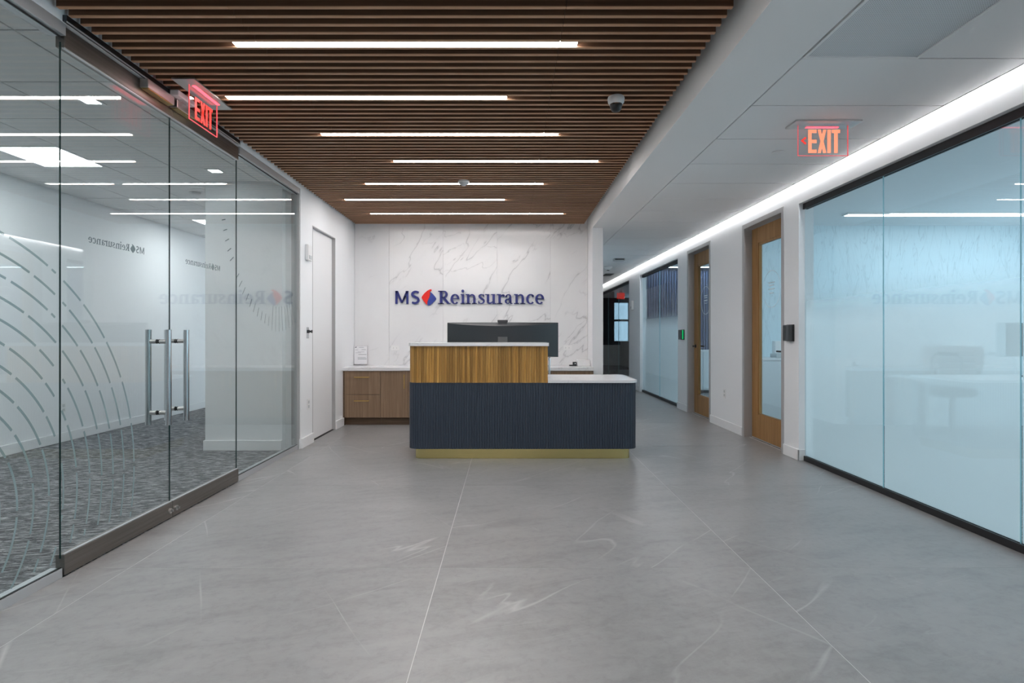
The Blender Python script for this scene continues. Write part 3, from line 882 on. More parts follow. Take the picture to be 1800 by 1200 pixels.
# ------------------------------------------------------------------ linear lights in the slatted ceiling
def linear(k, x0, x1, lab, parts=1):
    ya = 2.747 + PITCH * k + 0.002; yb = ya + PITCH - ST - 0.004
    t = thing('linear_light', lab, 'light', ((x0 + x1) / 2, (ya + yb) / 2, ZW), 'linear lights in the wood ceiling')
    B(x0, x1, ya, yb, ZW + 0.008, ZW + 0.07).build('housing', 'white_plastic', t)
    w_ = (x1 - x0) / parts
    for i in range(parts):
        B(x0 + i * w_ + 0.002, x0 + (i + 1) * w_ - 0.002, ya + 0.001, yb - 0.001, ZW + 0.001, ZW + 0.0078).build('lens', 'led_lens', t)
for k, a, b, lab, n in ((4, -1.484, .376, 'first linear light of the wood ceiling, nearest the viewer', 1), (13, -1.867, -.008, 'second linear light from the viewer, starting near the exit sign', 1),
                        (22, -1.467, .395, 'third linear light from the viewer in the wood ceiling', 1), (31, -1.038, .816, 'fourth linear light from the viewer, set furthest towards the corridor', 1),
                        (41, -1.487, .367, 'fifth linear light from the viewer, behind the smoke detector', 1), (50, -1.90, -.04, 'second linear light from the marble wall', 1),
                        (60, -1.788, .717, 'longest linear light of the wood ceiling, nearest the marble wall', 2),
                        (-5, -1.9, -.04, 'linear light overhead above the viewer', 1), (-14, -1.4, .46, 'linear light just behind the viewer', 1), (-23, -1.0, .86, 'linear light two rows behind the viewer', 1),
                        (-32, -1.5, .36, 'linear light three rows behind the viewer', 1), (-41, -1.9, -.04, 'linear light four rows behind the viewer', 1), (-52, -1.4, .46, 'linear light near the wall behind the viewer', 1)):
    linear(k, a, b, lab, n)

# security camera dome and smoke detector on the wood ceiling
t = thing('security_camera', 'white dome security camera on the wood slat ceiling', 'camera', (0.714, 3.76, ZW))
MB().lathe([(0.052, 0.0005), (0.056, 0.012), (0.053, 0.036), (0.042, 0.05)], (0.714, 3.76, ZW), 28, sgn=-1).build('base_ring', 'white_plastic', t, smooth=True)
MB().lathe([(0.040, 0.05), (0.0395, 0.062), (0.036, 0.078), (0.027, 0.092), (0.012, 0.099)], (0.714, 3.76, ZW), 28, sgn=-1).build('dome', 'black_plastic', t, smooth=True)['label'] = 'smoked dome'
m = MB().lathe([(0.0415, 0.0505), (0.0425, 0.056), (0.0405, 0.0565)], (0.714, 3.76, ZW), 28, sgn=-1)
m.build('dome_collar', 'chrome', t, smooth=True)
t = thing('smoke_detector', 'round white smoke detector on the wood slat ceiling', 'detector', (-0.453, 5.81, ZW))
MB().lathe([(0.056, 0.0005), (0.059, 0.01), (0.056, 0.02)], (-0.453, 5.81, ZW), 28, sgn=-1).build('base', 'white_plastic', t, smooth=True)
MB().lathe([(0.054, 0.02), (0.046, 0.032), (0.024, 0.045), (0.018, 0.05)], (-0.453, 5.81, ZW), 28, sgn=-1).build('cap', 'grey_plastic', t, smooth=True)
# corridor ceiling fittings
tag(MB().lathe([(0.046, 0.0003), (0.047, 0.004), (0.043, 0.008)], (2.125, 4.48, ZC), 28, sgn=-1).build('sprinkler_cover', 'white_plastic', smooth=True), 'flat round white sprinkler cover near the corridor exit sign', 'sprinkler')
t = thing('ceiling_strobe', 'flat grey strobe box on the far corridor ceiling', 'strobe', (2.1, 10.75, ZC))
B(1.99, 2.20, 10.68, 10.80, ZC - 0.045, ZC - 0.0005, ch=0.008).build('housing', 'grey_plastic', t)
B(2.01, 2.18, 10.672, 10.6795, ZC - 0.032, ZC - 0.012).build('lens', 'charcoal_metal', t)
t = thing('smoke_detector', 'round white smoke detector far down the corridor ceiling', 'detector', (2.11, 12.0, ZC))
MB().lathe([(0.085, 0.0005), (0.09, 0.02), (0.075, 0.04), (0.05, 0.07), (0.03, 0.075)], (2.11, 12.0, ZC), 24, sgn=-1).build('base', 'white_plastic', t, smooth=True)
MB().lathe([(0.03, 0.075), (0.028, 0.085)], (2.11, 12.0, ZC), 16, sgn=-1).build('sensor', 'charcoal_metal', t, smooth=True)
tag(B(2.3, 2.5, 13.4, 13.9, ZC - 0.006, ZC - 0.0005).build('air_slot', 'charcoal_metal'), 'narrow dark air slot in the far corridor ceiling', 'vent')

# ------------------------------------------------------------------ office glazing on the right
def office_window(n, lab, ya, yb, joints, film=True):
    w_ = thing('window_%d' % n, lab, 'glass wall', (XGR, (ya + yb) / 2, 0), kind='structure')
    js = [ya] + joints + [yb]
    for a, b in zip(js[:-1], js[1:]):
        p = pane('glass_pane', w_, XGR, a + 0.0015, b - 0.0015, 0.03, 2.42, 'office_glass', 'glass_edge_cyan')
        if film:
            m = MB(); xf = XGR + 0.0058
            m.add([(xf, a + 0.003, 0.046), (xf, b - 0.003, 0.046), (xf, b - 0.003, 1.70), (xf, a + 0.003, 1.70)], [(0, 1, 2, 3)])
            m.build('frosted_film', 'frost_film', p)
    m = MB().box(2.818, 2.832, ya, yb, 0.0005, 0.046).box(2.848, 2.862, ya, yb, 0.0005, 0.046).box(2.832, 2.848, ya, yb, 0.0005, 0.029)
    m.build('sill_channel', 'black_metal', w_)
    m = MB().box(2.818, 2.833, ya, yb, 2.395, 2.4495).box(2.847, 2.862, ya, yb, 2.395, 2.4495).box(2.833, 2.847, ya, yb, 2.425, 2.4495)
    m.build('head_channel', 'black_metal', w_)
    return w_
office_window(3, 'large frosted office glass wall nearest the viewer', YN, 5.4345, [YN + 1.15, -0.313, 0.841, 1.995, 3.149, 4.303])
office_window(4, 'frosted glass pane between the two oak doors and the corridor end', 9.323, 11.967, [10.65])
office_window(5, 'clear dark glass pane at the far end of the corridor', 13.072, 17.59, [14.6, 16.1], film=False)

# oak doors with glass lites
def oak_door(n, lab, ya, yb, lever_y, far):
    d = thing('door_%d' % n, lab, 'door', (2.85, (ya + yb) / 2, 0), kind='structure')
    X0, X1 = XR - 0.006, 2.95
    m = MB()
    m.box(X0, X1, ya, ya + 0.05, 0, 2.49).box(X0, X1, yb - 0.05, yb, 0, 2.49).box(X0, X1, ya + 0.05, yb - 0.05, 2.44, 2.49)
    m.box(2.912, X1 - 0.001, ya + 0.05, ya + 0.066, 0, 2.44).box(2.912, X1 - 0.001, yb - 0.066, yb - 0.05, 0, 2.44)
    m.build('frame', 'frame_grey', d)
    x0, x1 = 2.866, 2.911
    y0, y1 = ya + 0.053, yb - 0.053
    for a in ((y0, y0 + 0.155, 0.012, 2.428), (y1 - 0.165, y1, 0.012, 2.428)):
        B(x0, x1, *a, ch=0.001).build('stile', 'oak_door', d)
    gy0, gy1 = y0 + 0.155, y1 - 0.165
    B(x0, x1, gy0, gy1, 2.25, 2.428, ch=0.001).build('top_rail', 'oak_door', d)
    B(x0, x1, gy0, gy1, 0.012, 0.285, ch=0.001).build('bottom_rail', 'oak_door', d)
    m = MB()
    for a in ((gy0, gy0 + 0.012, 0.285, 2.25), (gy1 - 0.012, gy1, 0.285, 2.25)): m.box(x0 + 0.006, x1 - 0.006, *a)
    m.box(x0 + 0.006, x1 - 0.006, gy0, gy1, 2.225, 2.25).box(x0 + 0.006, x1 - 0.006, gy0, gy1, 0.285, 0.297)
    m.build('glazing_bead', 'oak_door', d)
    p = pane('glass_pane', d, 2.888, gy0 + 0.012, gy1 - 0.012, 0.297, 2.225, 'office_glass', 'glass_edge_cyan', 0.008)
    B(x0, x1, ya + 0.05, yb - 0.05, 0.0005, 0.010).build('threshold', 'aluminium', d)
    # ring decal with three short lines
    cy, cz, r = (gy0 + gy1) / 2 + 0.0, 1.70, 0.205
    m = MB(); q = []
    for i in range(48):
        a0, a1 = 2 * PI * i / 48, 2 * PI * (i + 1) / 48
        m.prism([(cy + (r - .006) * math.cos(a0), cz + (r - .006) * math.sin(a0)), (cy + r * math.cos(a0), cz + r * math.sin(a0)), (cy + r * math.cos(a1), cz + r * math.sin(a1)), (cy + (r - .006) * math.cos(a1), cz + (r - .006) * math.sin(a1))], lambda s, z, e: (2.8837 - e, s, z), 0, 0.0004)
    for z, wd in ((1.765, .075), (1.735, .06), (1.695, .075), (1.65, .05)):
        m.prism([(cy - wd, z), (cy + wd, z), (cy + wd, z + .010), (cy - wd, z + .010)], lambda s, zz, e: (2.8837 - e, s, zz), 0, 0.0004)
    m.build('ring_decal', 'vinyl_white', p)
    s = -1 if far else 1
    for side, xx in ((-1, x0), (1, x1)):
        h = MB().lathe([(0.027, 0), (0.027, 0.008), (0.011, 0.009), (0.011, 0.045)], (xx, lever_y, 1.025), 20, axis='x', sgn=side).build('lever_handle', 'black_metal', d, smooth=True)
        B(xx + side * 0.038, xx + side * 0.052, lever_y, lever_y + s * 0.125, 1.016, 1.034, ch=0.004).build('lever', 'black_metal', h)
    return d
oak_door(3, 'oak framed glass office door beside the large frosted glass', O1[0], O1[1], 5.85, False)
oak_door(4, 'oak framed glass office door further down the corridor', O2[0], O2[1], 8.685, True)

# flush white door on the left
d = thing('door_5', 'flush white door in the left wall beside the reception', 'door', (-2.25, 6.775, 0), kind='structure')
m = MB().box(-2.33, XL + 0.0015, 6.3555, 6.3655, 0, 2.4195).box(-2.33, XL + 0.0015, 7.1845, 7.1945, 0, 2.4195).box(-2.33, XL + 0.0015, 6.3655, 7.1845, 2.4095, 2.4195)
m.build('frame', 'frame_grey', d)
B(-2.262, -2.222, 6.369, 7.181, 0.008, 2.406, ch=0.001).build('leaf', 'white_trim', d)
B(-2.30, -2.20, 6.366, 7.184, 0.0005, 0.006).build('threshold', 'black_rubber', d)
# lock plate, thermostat, outlet on the strip before it
t = thing('key_switch', 'chrome key switch plate with black knob beside the white door', 'switch', (XL, 6.20, 1.24))
B(XL, XL + 0.004, 6.165, 6.235, 1.16, 1.28, ch=0.001).build('plate', 'chrome', t)
MB().lathe([(0.018, 0.004), (0.018, 0.02), (0.010, 0.021), (0.010, 0.04), (0.017, 0.041), (0.017, 0.05)], (XL, 6.205, 1.235), 18, axis='x').build('knob', 'black_plastic', t, smooth=True)
t = thing('wall_strobe', 'slim white alarm box high on the wall beside the white door', 'alarm', (XL, 6.19, 2.09))
B(XL, XL + 0.035, 6.125, 6.255, 2.005, 2.175, ch=0.006).build('housing', 'white_plastic', t)
B(XL + 0.035, XL + 0.039, 6.15, 6.23, 2.02, 2.06, ch=0.001).build('lens', 'grey_plastic', t)
def outlet(lab, face, at, grp='electrical wall plates'):
    x, y, z = at
    t = thing('wall_outlet', lab, 'outlet', at, grp)
    if face == 'x+':
        B(x, x + 0.006, y - 0.037, y + 0.037, z - 0.06, z + 0.06, ch=0.002).build('plate', 'white_plastic', t)
        for dz in (-0.024, 0.024): B(x + 0.006, x + 0.0085, y - 0.017, y + 0.017, z + dz - 0.016, z + dz + 0.016).build('socket', 'grey_plastic', t)
    elif face == 'x-':
        B(x - 0.006, x, y - 0.037, y + 0.037, z - 0.06, z + 0.06, ch=0.002).build('plate', 'white_plastic', t)
        for dz in (-0.024, 0.024): B(x - 0.0085, x - 0.006, y - 0.017, y + 0.017, z + dz - 0.016, z + dz + 0.016).build('socket', 'grey_plastic', t)
    else:
        B(x - 0.06, x + 0.06, y - 0.006, y, z - 0.037, z + 0.037, ch=0.002).build('plate', 'white_plastic', t)
        for dx in (-0.024, 0.024):
            s = B(x + dx - 0.017, x + dx + 0.017, y - 0.0085, y - 0.006, z - 0.016, z + 0.016).build('socket', 'white_plastic', t)
            for k_ in (-0.006, 0.006): B(x + dx - 0.006, x + dx + 0.002, y - 0.0092, y - 0.0085, z + k_ - 0.0015, z + k_ + 0.0015).build('slot', 'charcoal_metal', s)
outlet('white outlet plate low on the wall beside the white door', 'x+', (XL, 6.22, 0.44))
outlet('white outlet plate low on the wall between the two oak doors', 'x-', (XR, 7.29, 0.45))
outlet('white outlet on the marble wall beside the framed notice', 'y-', (-1.602, YB, 1.01))
outlet('white outlet on the marble wall beside the monitor', 'y-', (0.845, YB, 1.013))
outlet('white outlet plate low on the lobby wall behind the glass door', 'x+', (-4.99, 6.38, 0.38))

# card readers
def reader(lab, y, z, w_, h_, dp, led):
    t = thing('card_reader', lab, 'card reader', (XR, y, z), 'card readers beside the oak doors')
    B(XR - 0.018, XR - 0.0003, y - w_ / 2, y + w_ / 2, z - h_ / 2, z + h_ / 2, ch=0.004).build('back_plate', 'black_plastic', t)
    B(XR - dp, XR - 0.018, y - w_ / 2 + 0.006, y + w_ / 2, z - h_ / 2 + 0.004, z + h_ / 2 - 0.004, ch=0.006).build('body', 'reader_grey', t)
    if led: B(XR - 0.034, XR - 0.019, y - w_ / 2 + 0.002, y - w_ / 2 + 0.0055, z - h_ / 2 + 0.012, z + h_ / 2 - 0.012).build('light_bar', 'led_green', t)
    else: B(XR - dp - 0.001, XR - dp, y + 0.005, y + w_ / 2 - 0.008, z - h_ / 2 + 0.015, z + h_ / 2 - 0.015).build('keypad', 'black_plastic', t)
reader('dark card reader on the wall beside the large frosted glass', 5.58, 1.217, 0.13, 0.165, 0.055, False)
reader('dark card reader with green light beside the further oak door', 9.03, 1.2, 0.15, 0.165, 0.055, True)
t = thing('wall_strobe', 'white alarm box on the wall near the far glass pane', 'alarm', (XR, 12.6, 1.85))
B(XR - 0.05, XR - 0.0003, 12.55, 12.68, 1.75, 1.95, ch=0.008).build('housing', 'white_plastic', t)
B(XR - 0.06, XR - 0.05, 12.58, 12.65, 1.78, 1.83).build('lens', 'grey_plastic', t)

# ------------------------------------------------------------------ reception desk
DX0, DX1, DY0, DY1 = -0.961, 1.245, 5.46, 6.24
def outline(x0, x1, y0, y1, r_l, r_r, n=10):
    """Counter-clockwise plan with rounded front corners, starting at the back left."""
    pts = [(x0, y1)]
    if r_l:
        pts += [(x0 + r_l - r_l * math.cos(a), y0 + r_l - r_l * math.sin(a)) for a in [PI / 2 * i / n for i in range(n + 1)]]
    else: pts.append((x0, y0))
    if r_r:
        pts += [(x1 - r_r + r_r * math.sin(a), y0 + r_r - r_r * math.cos(a)) for a in [PI / 2 * i / n for i in range(n + 1)]]
    else: pts.append((x1, y0))
    pts.append((x1, y1))
    return pts
def fluted(pts, z0, z1, pitch, depth):
    """Solid panel whose outer faces (all but the closing back edge) carry round vertical flutes."""
    P = [Vector(p) for p in pts]
    seg = [(P[i + 1] - P[i]).length for i in range(len(P) - 1)]
    tot = sum(seg)
    def at(s):
        i = 0
        while i < len(seg) - 1 and s > seg[i]: s -= seg[i]; i += 1
        d = (P[i + 1] - P[i]).normalized()
        return P[i] + d * s, Vector((d.y, -d.x))
    n = round(tot / pitch); pp = tot / n
    prof = [(0.03, -1.0), (0.07, -0.25), (0.25, 0.0), (0.5, 0.06), (0.75, 0.0), (0.93, -0.25), (0.97, -1.0)]
    ring = []
    for i in range(n):
        for u, h in prof:
            p, nn = at((i + u) * pp)
            ring.append(p + nn * (h * depth))
    m = MB(); k = len(ring)
    vs = [(p.x, p.y, z0) for p in ring] + [(p.x, p.y, z1) for p in ring]
    fs = [(i, i + 1, k + i + 1, k + i) for i in range(k - 1)] + [(k - 1, 0, k, 2 * k - 1)]
    m.add(vs, fs)
    m.add(vs, [tuple(reversed(range(k))), tuple(range(k, 2 * k))])
    return m
desk = thing('reception_desk', 'reception desk with fluted navy base, oak slat upper front and brass plinth', 'desk', (0.14, 5.85, 0))
m = MB().prism(outline(DX0 + 0.055, DX1 - 0.055, DY0 + 0.055, DY1 - 0.05, 0.07, 0.07), lambda a, b, d: (a, b, d), 0.0005, 0.1035)
m.build('plinth', 'brass', desk, smooth=True)['label'] = 'brushed brass plinth'
fluted(outline(DX0, DX1, DY0, DY1, 0.10, 0.10), 0.103, 0.738, 0.0245, 0.007).build('fluted_base', 'navy_paint', desk)['label'] = 'navy fluted front'
fluted(outline(-0.957, 0.382, DY0 + 0.004, 5.80, 0.10, 0.0), 0.7385, 1.0905, 0.0245, 0.006).build('slatted_front', 'oak_tambour', desk)['label'] = 'warm oak slat front'
MB().prism(outline(-0.966, 0.391, 5.442, 5.83, 0.105, 0.0), lambda a, b, d: (a, b, d), 1.091, 1.122).build('ledge_top', 'quartz_top', desk)['label'] = 'white stone ledge'
m = MB().prism(outline(0.3825, 1.257, 5.442, 6.26, 0.0, 0.115), lambda a, b, d: (a, b, d), 0.7385, 0.7625)
m.box(-0.965, 0.3825, 5.8005, 6.26, 0.7385, 0.7625)
m.build('worktop', 'quartz_top', desk)['label'] = 'white stone worktop'

# curved monitor seen from behind
mo = thing('monitor', 'wide curved black monitor seen from behind on the desk', 'monitor', (-0.055, 5.93, 0.763))
cx, cyc, Rm, hw = -0.055, 5.90, 1.8, 0.59
def shell(m, rows_):
    N = 28; rings = []
    for i in range(N + 1):
        u = -1 + 2 * i / N; a = u * hw / Rm
        base = Vector((cx + Rm * math.sin(a), cyc + Rm * (1 - math.cos(a))))
        nrm = Vector((-math.sin(a) * -1, -math.cos(a)))  # towards the viewer
        nrm = Vector((math.sin(a), -math.cos(a)))
        rings.append([(base.x + nrm.x * d(u), base.y + nrm.y * d(u), z(u)) for d, z in rows_])
    k = len(rows_)
    m.add([p for r in rings for p in r], [(i * k + j, (i + 1) * k + j, (i + 1) * k + (j + 1) % k, i * k + (j + 1) % k) for i in range(N) for j in range(k)] + [tuple(range(k)), tuple(reversed(range(N * k, N * k + k)))])
zt, zbm = 1.327, 0.965
C = lambda v: (lambda u: v)
bul = lambda u: 0.012 + 0.055 * (1 - u * u)
m = MB(); shell(m, [(C(-0.012), C(zbm)), (C(-0.012), C(zt)), (C(0.008), C(zt)), (C(0.010), lambda u: zt - 0.004), (bul, lambda u: zt - 0.004 - 0.034 * (1 - u * u)), (bul, lambda u: zbm + 0.03 * (1 - u * u)), (C(0.008), C(zbm))])
m.build('screen_shell', 'monitor_shell', mo, smooth=True)
m = MB(); shell(m, [(C(-0.0135), C(zbm + 0.012)), (C(-0.0135), C(zt - 0.008)), (C(-0.0122), C(zt - 0.008)), (C(-0.0122), C(zbm + 0.012))])
m.build('display', 'black_plastic', mo, smooth=True)
B(-0.105, -0.007, 5.795, 5.833, 0.80, 1.178, ch=0.003).build('stand_neck', 'stand_grey', mo)['label'] = 'grey stand column'
B(-0.085, -0.027, 5.8335, 5.85, 1.05, 1.16).build('mount', 'black_plastic', mo)
B(-0.22, 0.11, 5.802, 6.02, 0.763, 0.785, ch=0.004).build('stand_foot', 'charcoal_metal', mo)
t = thing('webcam', 'small dark webcam clipped on top of the monitor', 'webcam', (-0.055, 5.88, 1.327))
B(-0.108, -0.002, 5.875, 5.905, 1.3275, 1.352, ch=0.004).build('body', 'charcoal_metal', t)
B(-0.10, -0.01, 5.868, 5.8745, 1.306, 1.338, ch=0.002).build('clip', 'charcoal_metal', t)

# task chair behind the desk
ch = thing('office_chair', 'white office chair with chrome arms behind the reception desk', 'chair', (0.17, 6.72, 0))
B(-0.08, 0.42, 6.46, 6.95, 0.45, 0.53, ch=0.03).build('seat', 'white_leather', ch, smooth=True)
m = MB()
for i in range(6):
    a, b = 0.56 + i * 0.075, 0.56 + i * 0.075 + 0.07
    m.box(-0.06, 0.40, 6.93 + i * 0.012, 6.985 + i * 0.012, a, b, ch=0.015)
m.build('backrest', 'white_leather', ch, smooth=True)
for s in (-1, 1):
    x = 0.17 + s * 0.305
    m = MB().path([(x, 6.90, 0.50), (x, 6.98, 0.62), (x, 6.99, 0.90), (x, 6.93, 0.965), (x, 6.60, 0.965), (x, 6.53, 0.93), (x, 6.50, 0.60), (x, 6.52, 0.49)], 0.013)
    m.build('armrest', 'chrome', ch, smooth=True)['label'] = 'chrome arm loop'
    B(x - 0.02, x + 0.02, 6.60, 6.88, 0.972, 0.992, ch=0.008).build('arm_pad', 'black_plastic', ch)
MB().tube((0.17, 6.71, 0.09), (0.17, 6.71, 0.45), 0.028).build('gas_lift', 'chrome', ch, smooth=True)
for i in range(5):
    a = 2 * PI * i / 5 + 0.3
    e = (0.17 + 0.29 * math.cos(a), 6.71 + 0.29 * math.sin(a))
    lg = MB().tube((0.17, 6.71, 0.11), (*e, 0.075), 0.022, 10, 0.014).build('leg', 'chrome', ch, smooth=True)
    MB().tube((e[0] - 0.015 * math.sin(a), e[1] + 0.015 * math.cos(a), 0.0285), (e[0] + 0.015 * math.sin(a), e[1] - 0.015 * math.cos(a), 0.0285), 0.028, 14).build('castor', 'black_plastic', lg, smooth=True)

# ------------------------------------------------------------------ credenza along the marble wall
CY = 7.53
def cab_handle(parent, x0, x1, z0, z1):
    m = MB()
    if x1 - x0 > z1 - z0:
        m.box(x0, x1, CY - 0.034, CY - 0.024, z0, z1, ch=0.002)
        for x in (x0 + 0.006, x1 - 0.006): m.box(x - 0.004, x + 0.004, CY - 0.024, CY - 0.0005, z0 + 0.001, z1 - 0.001)
    else:
        m.box(x0, x1, CY - 0.034, CY - 0.024, z0, z1, ch=0.002)
        for z in (z0 + 0.006, z1 - 0.006): m.box(x0 + 0.001, x1 - 0.001, CY - 0.024, CY - 0.0005, z - 0.004, z + 0.004)
    m.build('handle', 'pull_brass', parent)
def cabinet(lab, x0, x1, kind, hs=1):
    t = thing('base_cabinet', lab, 'cabinet', ((x0 + x1) / 2, 7.8, 0), 'credenza cabinets')
    B(x0 + 0.001, x1 - 0.001, CY + 0.021, YB - 0.001, 0.10, 0.722).build('body', 'cabinet_dark', t)
    B(x0 + 0.001, x1 - 0.001, CY + 0.06, CY + 0.075, 0.0005, 0.0995).build('toe_kick', 'cabinet_dark', t)
    if kind == 'drawers':
        for z0, z1 in ((0.103, 0.406), (0.410, 0.717)):
            d_ = B(x0 + 0.002, x1 - 0.002, CY, CY + 0.02, z0, z1, ch=0.001).build('drawer', 'cabinet_oak', t)
            xm = (x0 + x1) / 2 + 0.0
            cab_handle(d_, xm - 0.105, xm + 0.095, z1 - 0.085, z1 - 0.073)
    else:
        d_ = B(x0 + 0.002, x1 - 0.002, CY, CY + 0.02, 0.103, 0.717, ch=0.001).build('door', 'cabinet_oak', t)
        xx = x1 - 0.05 if hs > 0 else x0 + 0.04
        cab_handle(d_, xx, xx + 0.012, 0.49, 0.675)
fil = B(-2.184, -2.165, CY + 0.002, YB - 0.001, 0.0005, 0.722).build('filler_strip', 'cabinet_dark')
tag(fil, 'narrow dark wood filler strip between left wall and drawers', 'filler')
cabinet('oak cabinet with two brass-handled drawers beside the left wall', -2.164, -1.692, 'drawers')
cabinet('oak door cabinet between the drawers and the reception desk', -1.692, -1.325, 'door')
cabinet('oak door cabinet hidden behind the oak half of the desk', -1.325, -0.73, 'door')
cabinet('oak door cabinet behind the middle of the desk', -0.73, -0.13, 'door', -1)
cabinet('oak door cabinet behind the office chair', -0.13, 0.47, 'door')
cabinet('oak cabinet under the white device beside the wall end', 0.47, 1.133, 'door', -1)
tag(B(-2.184, 1.134, CY - 0.02, YB - 0.0005, 0.7225, 0.768, ch=0.002).build('countertop', 'quartz_top'), 'long white stone countertop along the marble wall', 'countertop')

# things on the credenza
t = thing('sign_holder', 'clear acrylic holder with a printed notice on the white countertop', 'notice', (-2.09, 8.03, 0.768))
B(-2.182, -1.985, 8.045, 8.049, 0.769, 1.045).build('acrylic_sheet', 'acrylic', t)
B(-2.182, -1.985, 8.00, 8.055, 0.7683, 0.7715).build('acrylic_foot', 'acrylic', t)
pg = B(-2.176, -1.992, 8.0435, 8.0445, 0.785, 1.036).build('page', 'paper', t)
m = MB()
for x0, x1, z, h_ in ((-2.11, -2.04, 1.018, .006), (-2.16, -2.12, .983, .004), (-2.07, -2.01, .985, .006), (-2.125, -2.03, .955, .004), (-2.155, -2.08, .942, .004), (-2.115, -2.0, .916, .007), (-2.125, -2.01, .875, .006), (-2.125, -2.0, .853, .009)):
    m.box(x0, x1, 8.0428, 8.0434, z, z + h_)
m.build('printed_lines', 'print_grey', pg)
MB().prism([(-2.167, 1.016), (-2.142, 1.016), (-2.142, 1.032), (-2.15, 1.030)], lambda a, b, d: (a, d, b), 8.0428, 8.0434).build('printed_emblem', 'print_dark', pg)
t = thing('white_box', 'low white box on the countertop beside the wall end', 'box', (1.03, 7.9, 0.768))
B(0.955, 1.127, 7.80, 8.02, 0.7685, 0.845, ch=0.006).build('body', 'white_plastic', t)
B(0.957, 1.125, 7.802, 8.018, 0.8452, 0.85, ch=0.001).build('lid', 'white_plastic', t)
t = thing('desk_device', 'small black desk device beside the low white box', 'device', (0.92, 7.86, 0.768))
B(0.895, 0.945, 7.83, 7.89, 0.7685, 0.825, ch=0.003).build('body', 'black_plastic', t)
B(0.845, 0.895, 7.845, 7.875, 0.7685, 0.785, ch=0.002).build('base', 'black_plastic', t)
MB().tube((0.924, 7.829, 0.803), (0.924, 7.826, 0.803), 0.008, 14).build('button', 'white_plastic', t)

# ------------------------------------------------------------------ inside the offices (seen through the glass)
def office_light(lab, x0, x1, y0, y1):
    t = thing('office_light', lab, 'light', ((x0 + x1) / 2, (y0 + y1) / 2, ZC), 'office ceiling lights')
    B(x0, x1, y0, y1, ZC - 0.02, ZC - 0.0005).build('housing', 'white_plastic', t)
    B(x0 + 0.02, x1 - 0.02, y0 + 0.02, y1 - 0.02, ZC - 0.0225, ZC - 0.0205).build('lens', 'office_lens', t)
office_light('square ceiling light in the near office', 4.6, 5.2, 2.5, 3.1)
office_light('long ceiling light across the near office by the papered wall', 4.0, 6.6, 6.7, 6.82)
office_light('long ceiling light along the blue ribbed wall', 3.0, 6.8, 11.9, 12.02)
office_light('square ceiling light in the far office', 4.6, 5.2, 9.4, 10.0)
t = thing('office_desk', 'white office table behind the large frosted glass', 'table', (5.2, 6.3, 0))
B(4.3, 6.4, 5.95, 6.65, 0.70, 0.73, ch=0.004).build('tabletop', 'office_white', t)
for x, y in ((4.4, 6.05), (6.3, 6.05), (4.4, 6.55), (6.3, 6.55)): MB().box(x - .025, x + .025, y - .025, y + .025, 0, 0.6995).build('leg', 'charcoal_metal', t)
t = thing('office_chair', 'dark rounded office chair behind the large frosted glass', 'chair', (5.35, 6.95, 0))
m = MB().lathe([(0.20, 0.0), (0.27, 0.05), (0.31, 0.30), (0.30, 0.42), (0.27, 0.44)], (5.45, 6.98, 0.62), 24)
m.build('backrest', 'sofa_dark', t, smooth=True)
MB().lathe([(0.22, 0.0), (0.25, 0.05), (0.22, 0.1)], (5.45, 6.98, 0.45), 20).build('seat', 'sofa_dark', t, smooth=True)
MB().tube((5.45, 6.98, 0.06), (5.45, 6.98, 0.45), 0.03).build('pedestal', 'charcoal_metal', t)
MB().lathe([(0.25, 0.0), (0.25, 0.02), (0.05, 0.06)], (5.45, 6.98, 0.0), 20).build('base', 'charcoal_metal', t, smooth=True)
t = thing('monitor', 'dark monitor on the office table behind frosted glass', 'monitor', (5.75, 6.3, 0.73))
B(5.55, 6.15, 6.32, 6.35, 0.96, 1.33, ch=0.006).build('screen', 'monitor_shell', t)
B(5.82, 5.88, 6.35, 6.38, 0.74, 1.1).build('stand_neck', 'charcoal_metal', t)
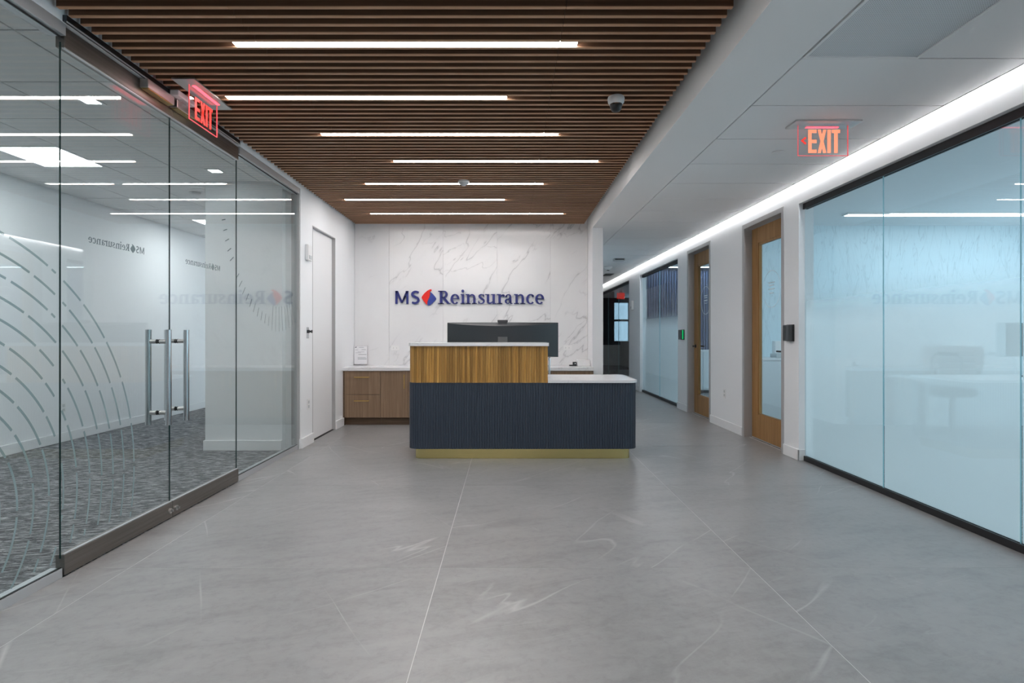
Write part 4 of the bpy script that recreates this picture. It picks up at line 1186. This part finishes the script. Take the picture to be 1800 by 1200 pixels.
B(5.72, 5.98, 6.25, 6.45, 0.7303, 0.742).build('stand_foot', 'charcoal_metal', t)
t = thing('office_cabinet', 'white cabinet inside the office behind the nearer oak door', 'cabinet', (3.6, 7.25, 0))
B(2.96, 4.3, 7.05, 7.499, 0.06, 0.88).build('body', 'office_white', t)
B(2.95, 4.32, 7.03, 7.499, 0.8805, 0.91, ch=0.003).build('top', 'white_trim', t)
for i in range(3): B(2.97 + i * 0.445, 2.97 + i * 0.445 + 0.435, 7.03, 7.049, 0.08, 0.87, ch=0.002).build('door', 'office_white', t)
B(3.0, 4.26, 7.09, 7.48, 0.0, 0.0595).build('plinth', 'charcoal_metal', t)
t = thing('kitchen_appliance', 'small white appliance on the cabinet behind the nearer oak door', 'appliance', (3.42, 7.2, 0.91))
B(3.36, 3.50, 7.12, 7.30, 0.9105, 0.96, ch=0.006).build('base', 'grey_plastic', t)
B(3.38, 3.48, 7.20, 7.29, 0.9605, 1.12, ch=0.01).build('tank', 'white_plastic', t)
t = thing('office_cabinet', 'white slatted cabinet inside the far office below the ribbed wall', 'cabinet', (4.6, 11.9, 0))
B(3.6, 5.6, 11.70, 12.165, 0.06, 0.84).build('body', 'office_white', t)
B(3.59, 5.61, 11.68, 12.165, 0.8405, 0.88, ch=0.003).build('top', 'white_trim', t)
for i in range(5): B(3.61 + i * 0.398, 3.61 + i * 0.398 + 0.39, 11.68, 11.699, 0.08, 0.83, ch=0.002).build('door', 'office_white', t)
B(3.65, 5.55, 11.75, 12.15, 0.0, 0.0595).build('plinth', 'charcoal_metal', t)
t = thing('sofa', 'low dark sofa in the far open office behind the last pane', 'sofa', (4.4, 19.0, 0))
B(3.3, 5.6, 18.0, 18.8, 0.1, 0.45, ch=0.05).build('seat', 'sofa_dark', t, smooth=True)
B(3.3, 5.6, 17.8, 17.99, 0.1, 1.0, ch=0.05).build('backrest', 'sofa_dark', t, smooth=True)
for x in (3.4, 5.5):
    for y in (17.9, 18.7): B(x - .03, x + .03, y - .03, y + .03, 0, 0.0995).build('leg', 'charcoal_metal', t)
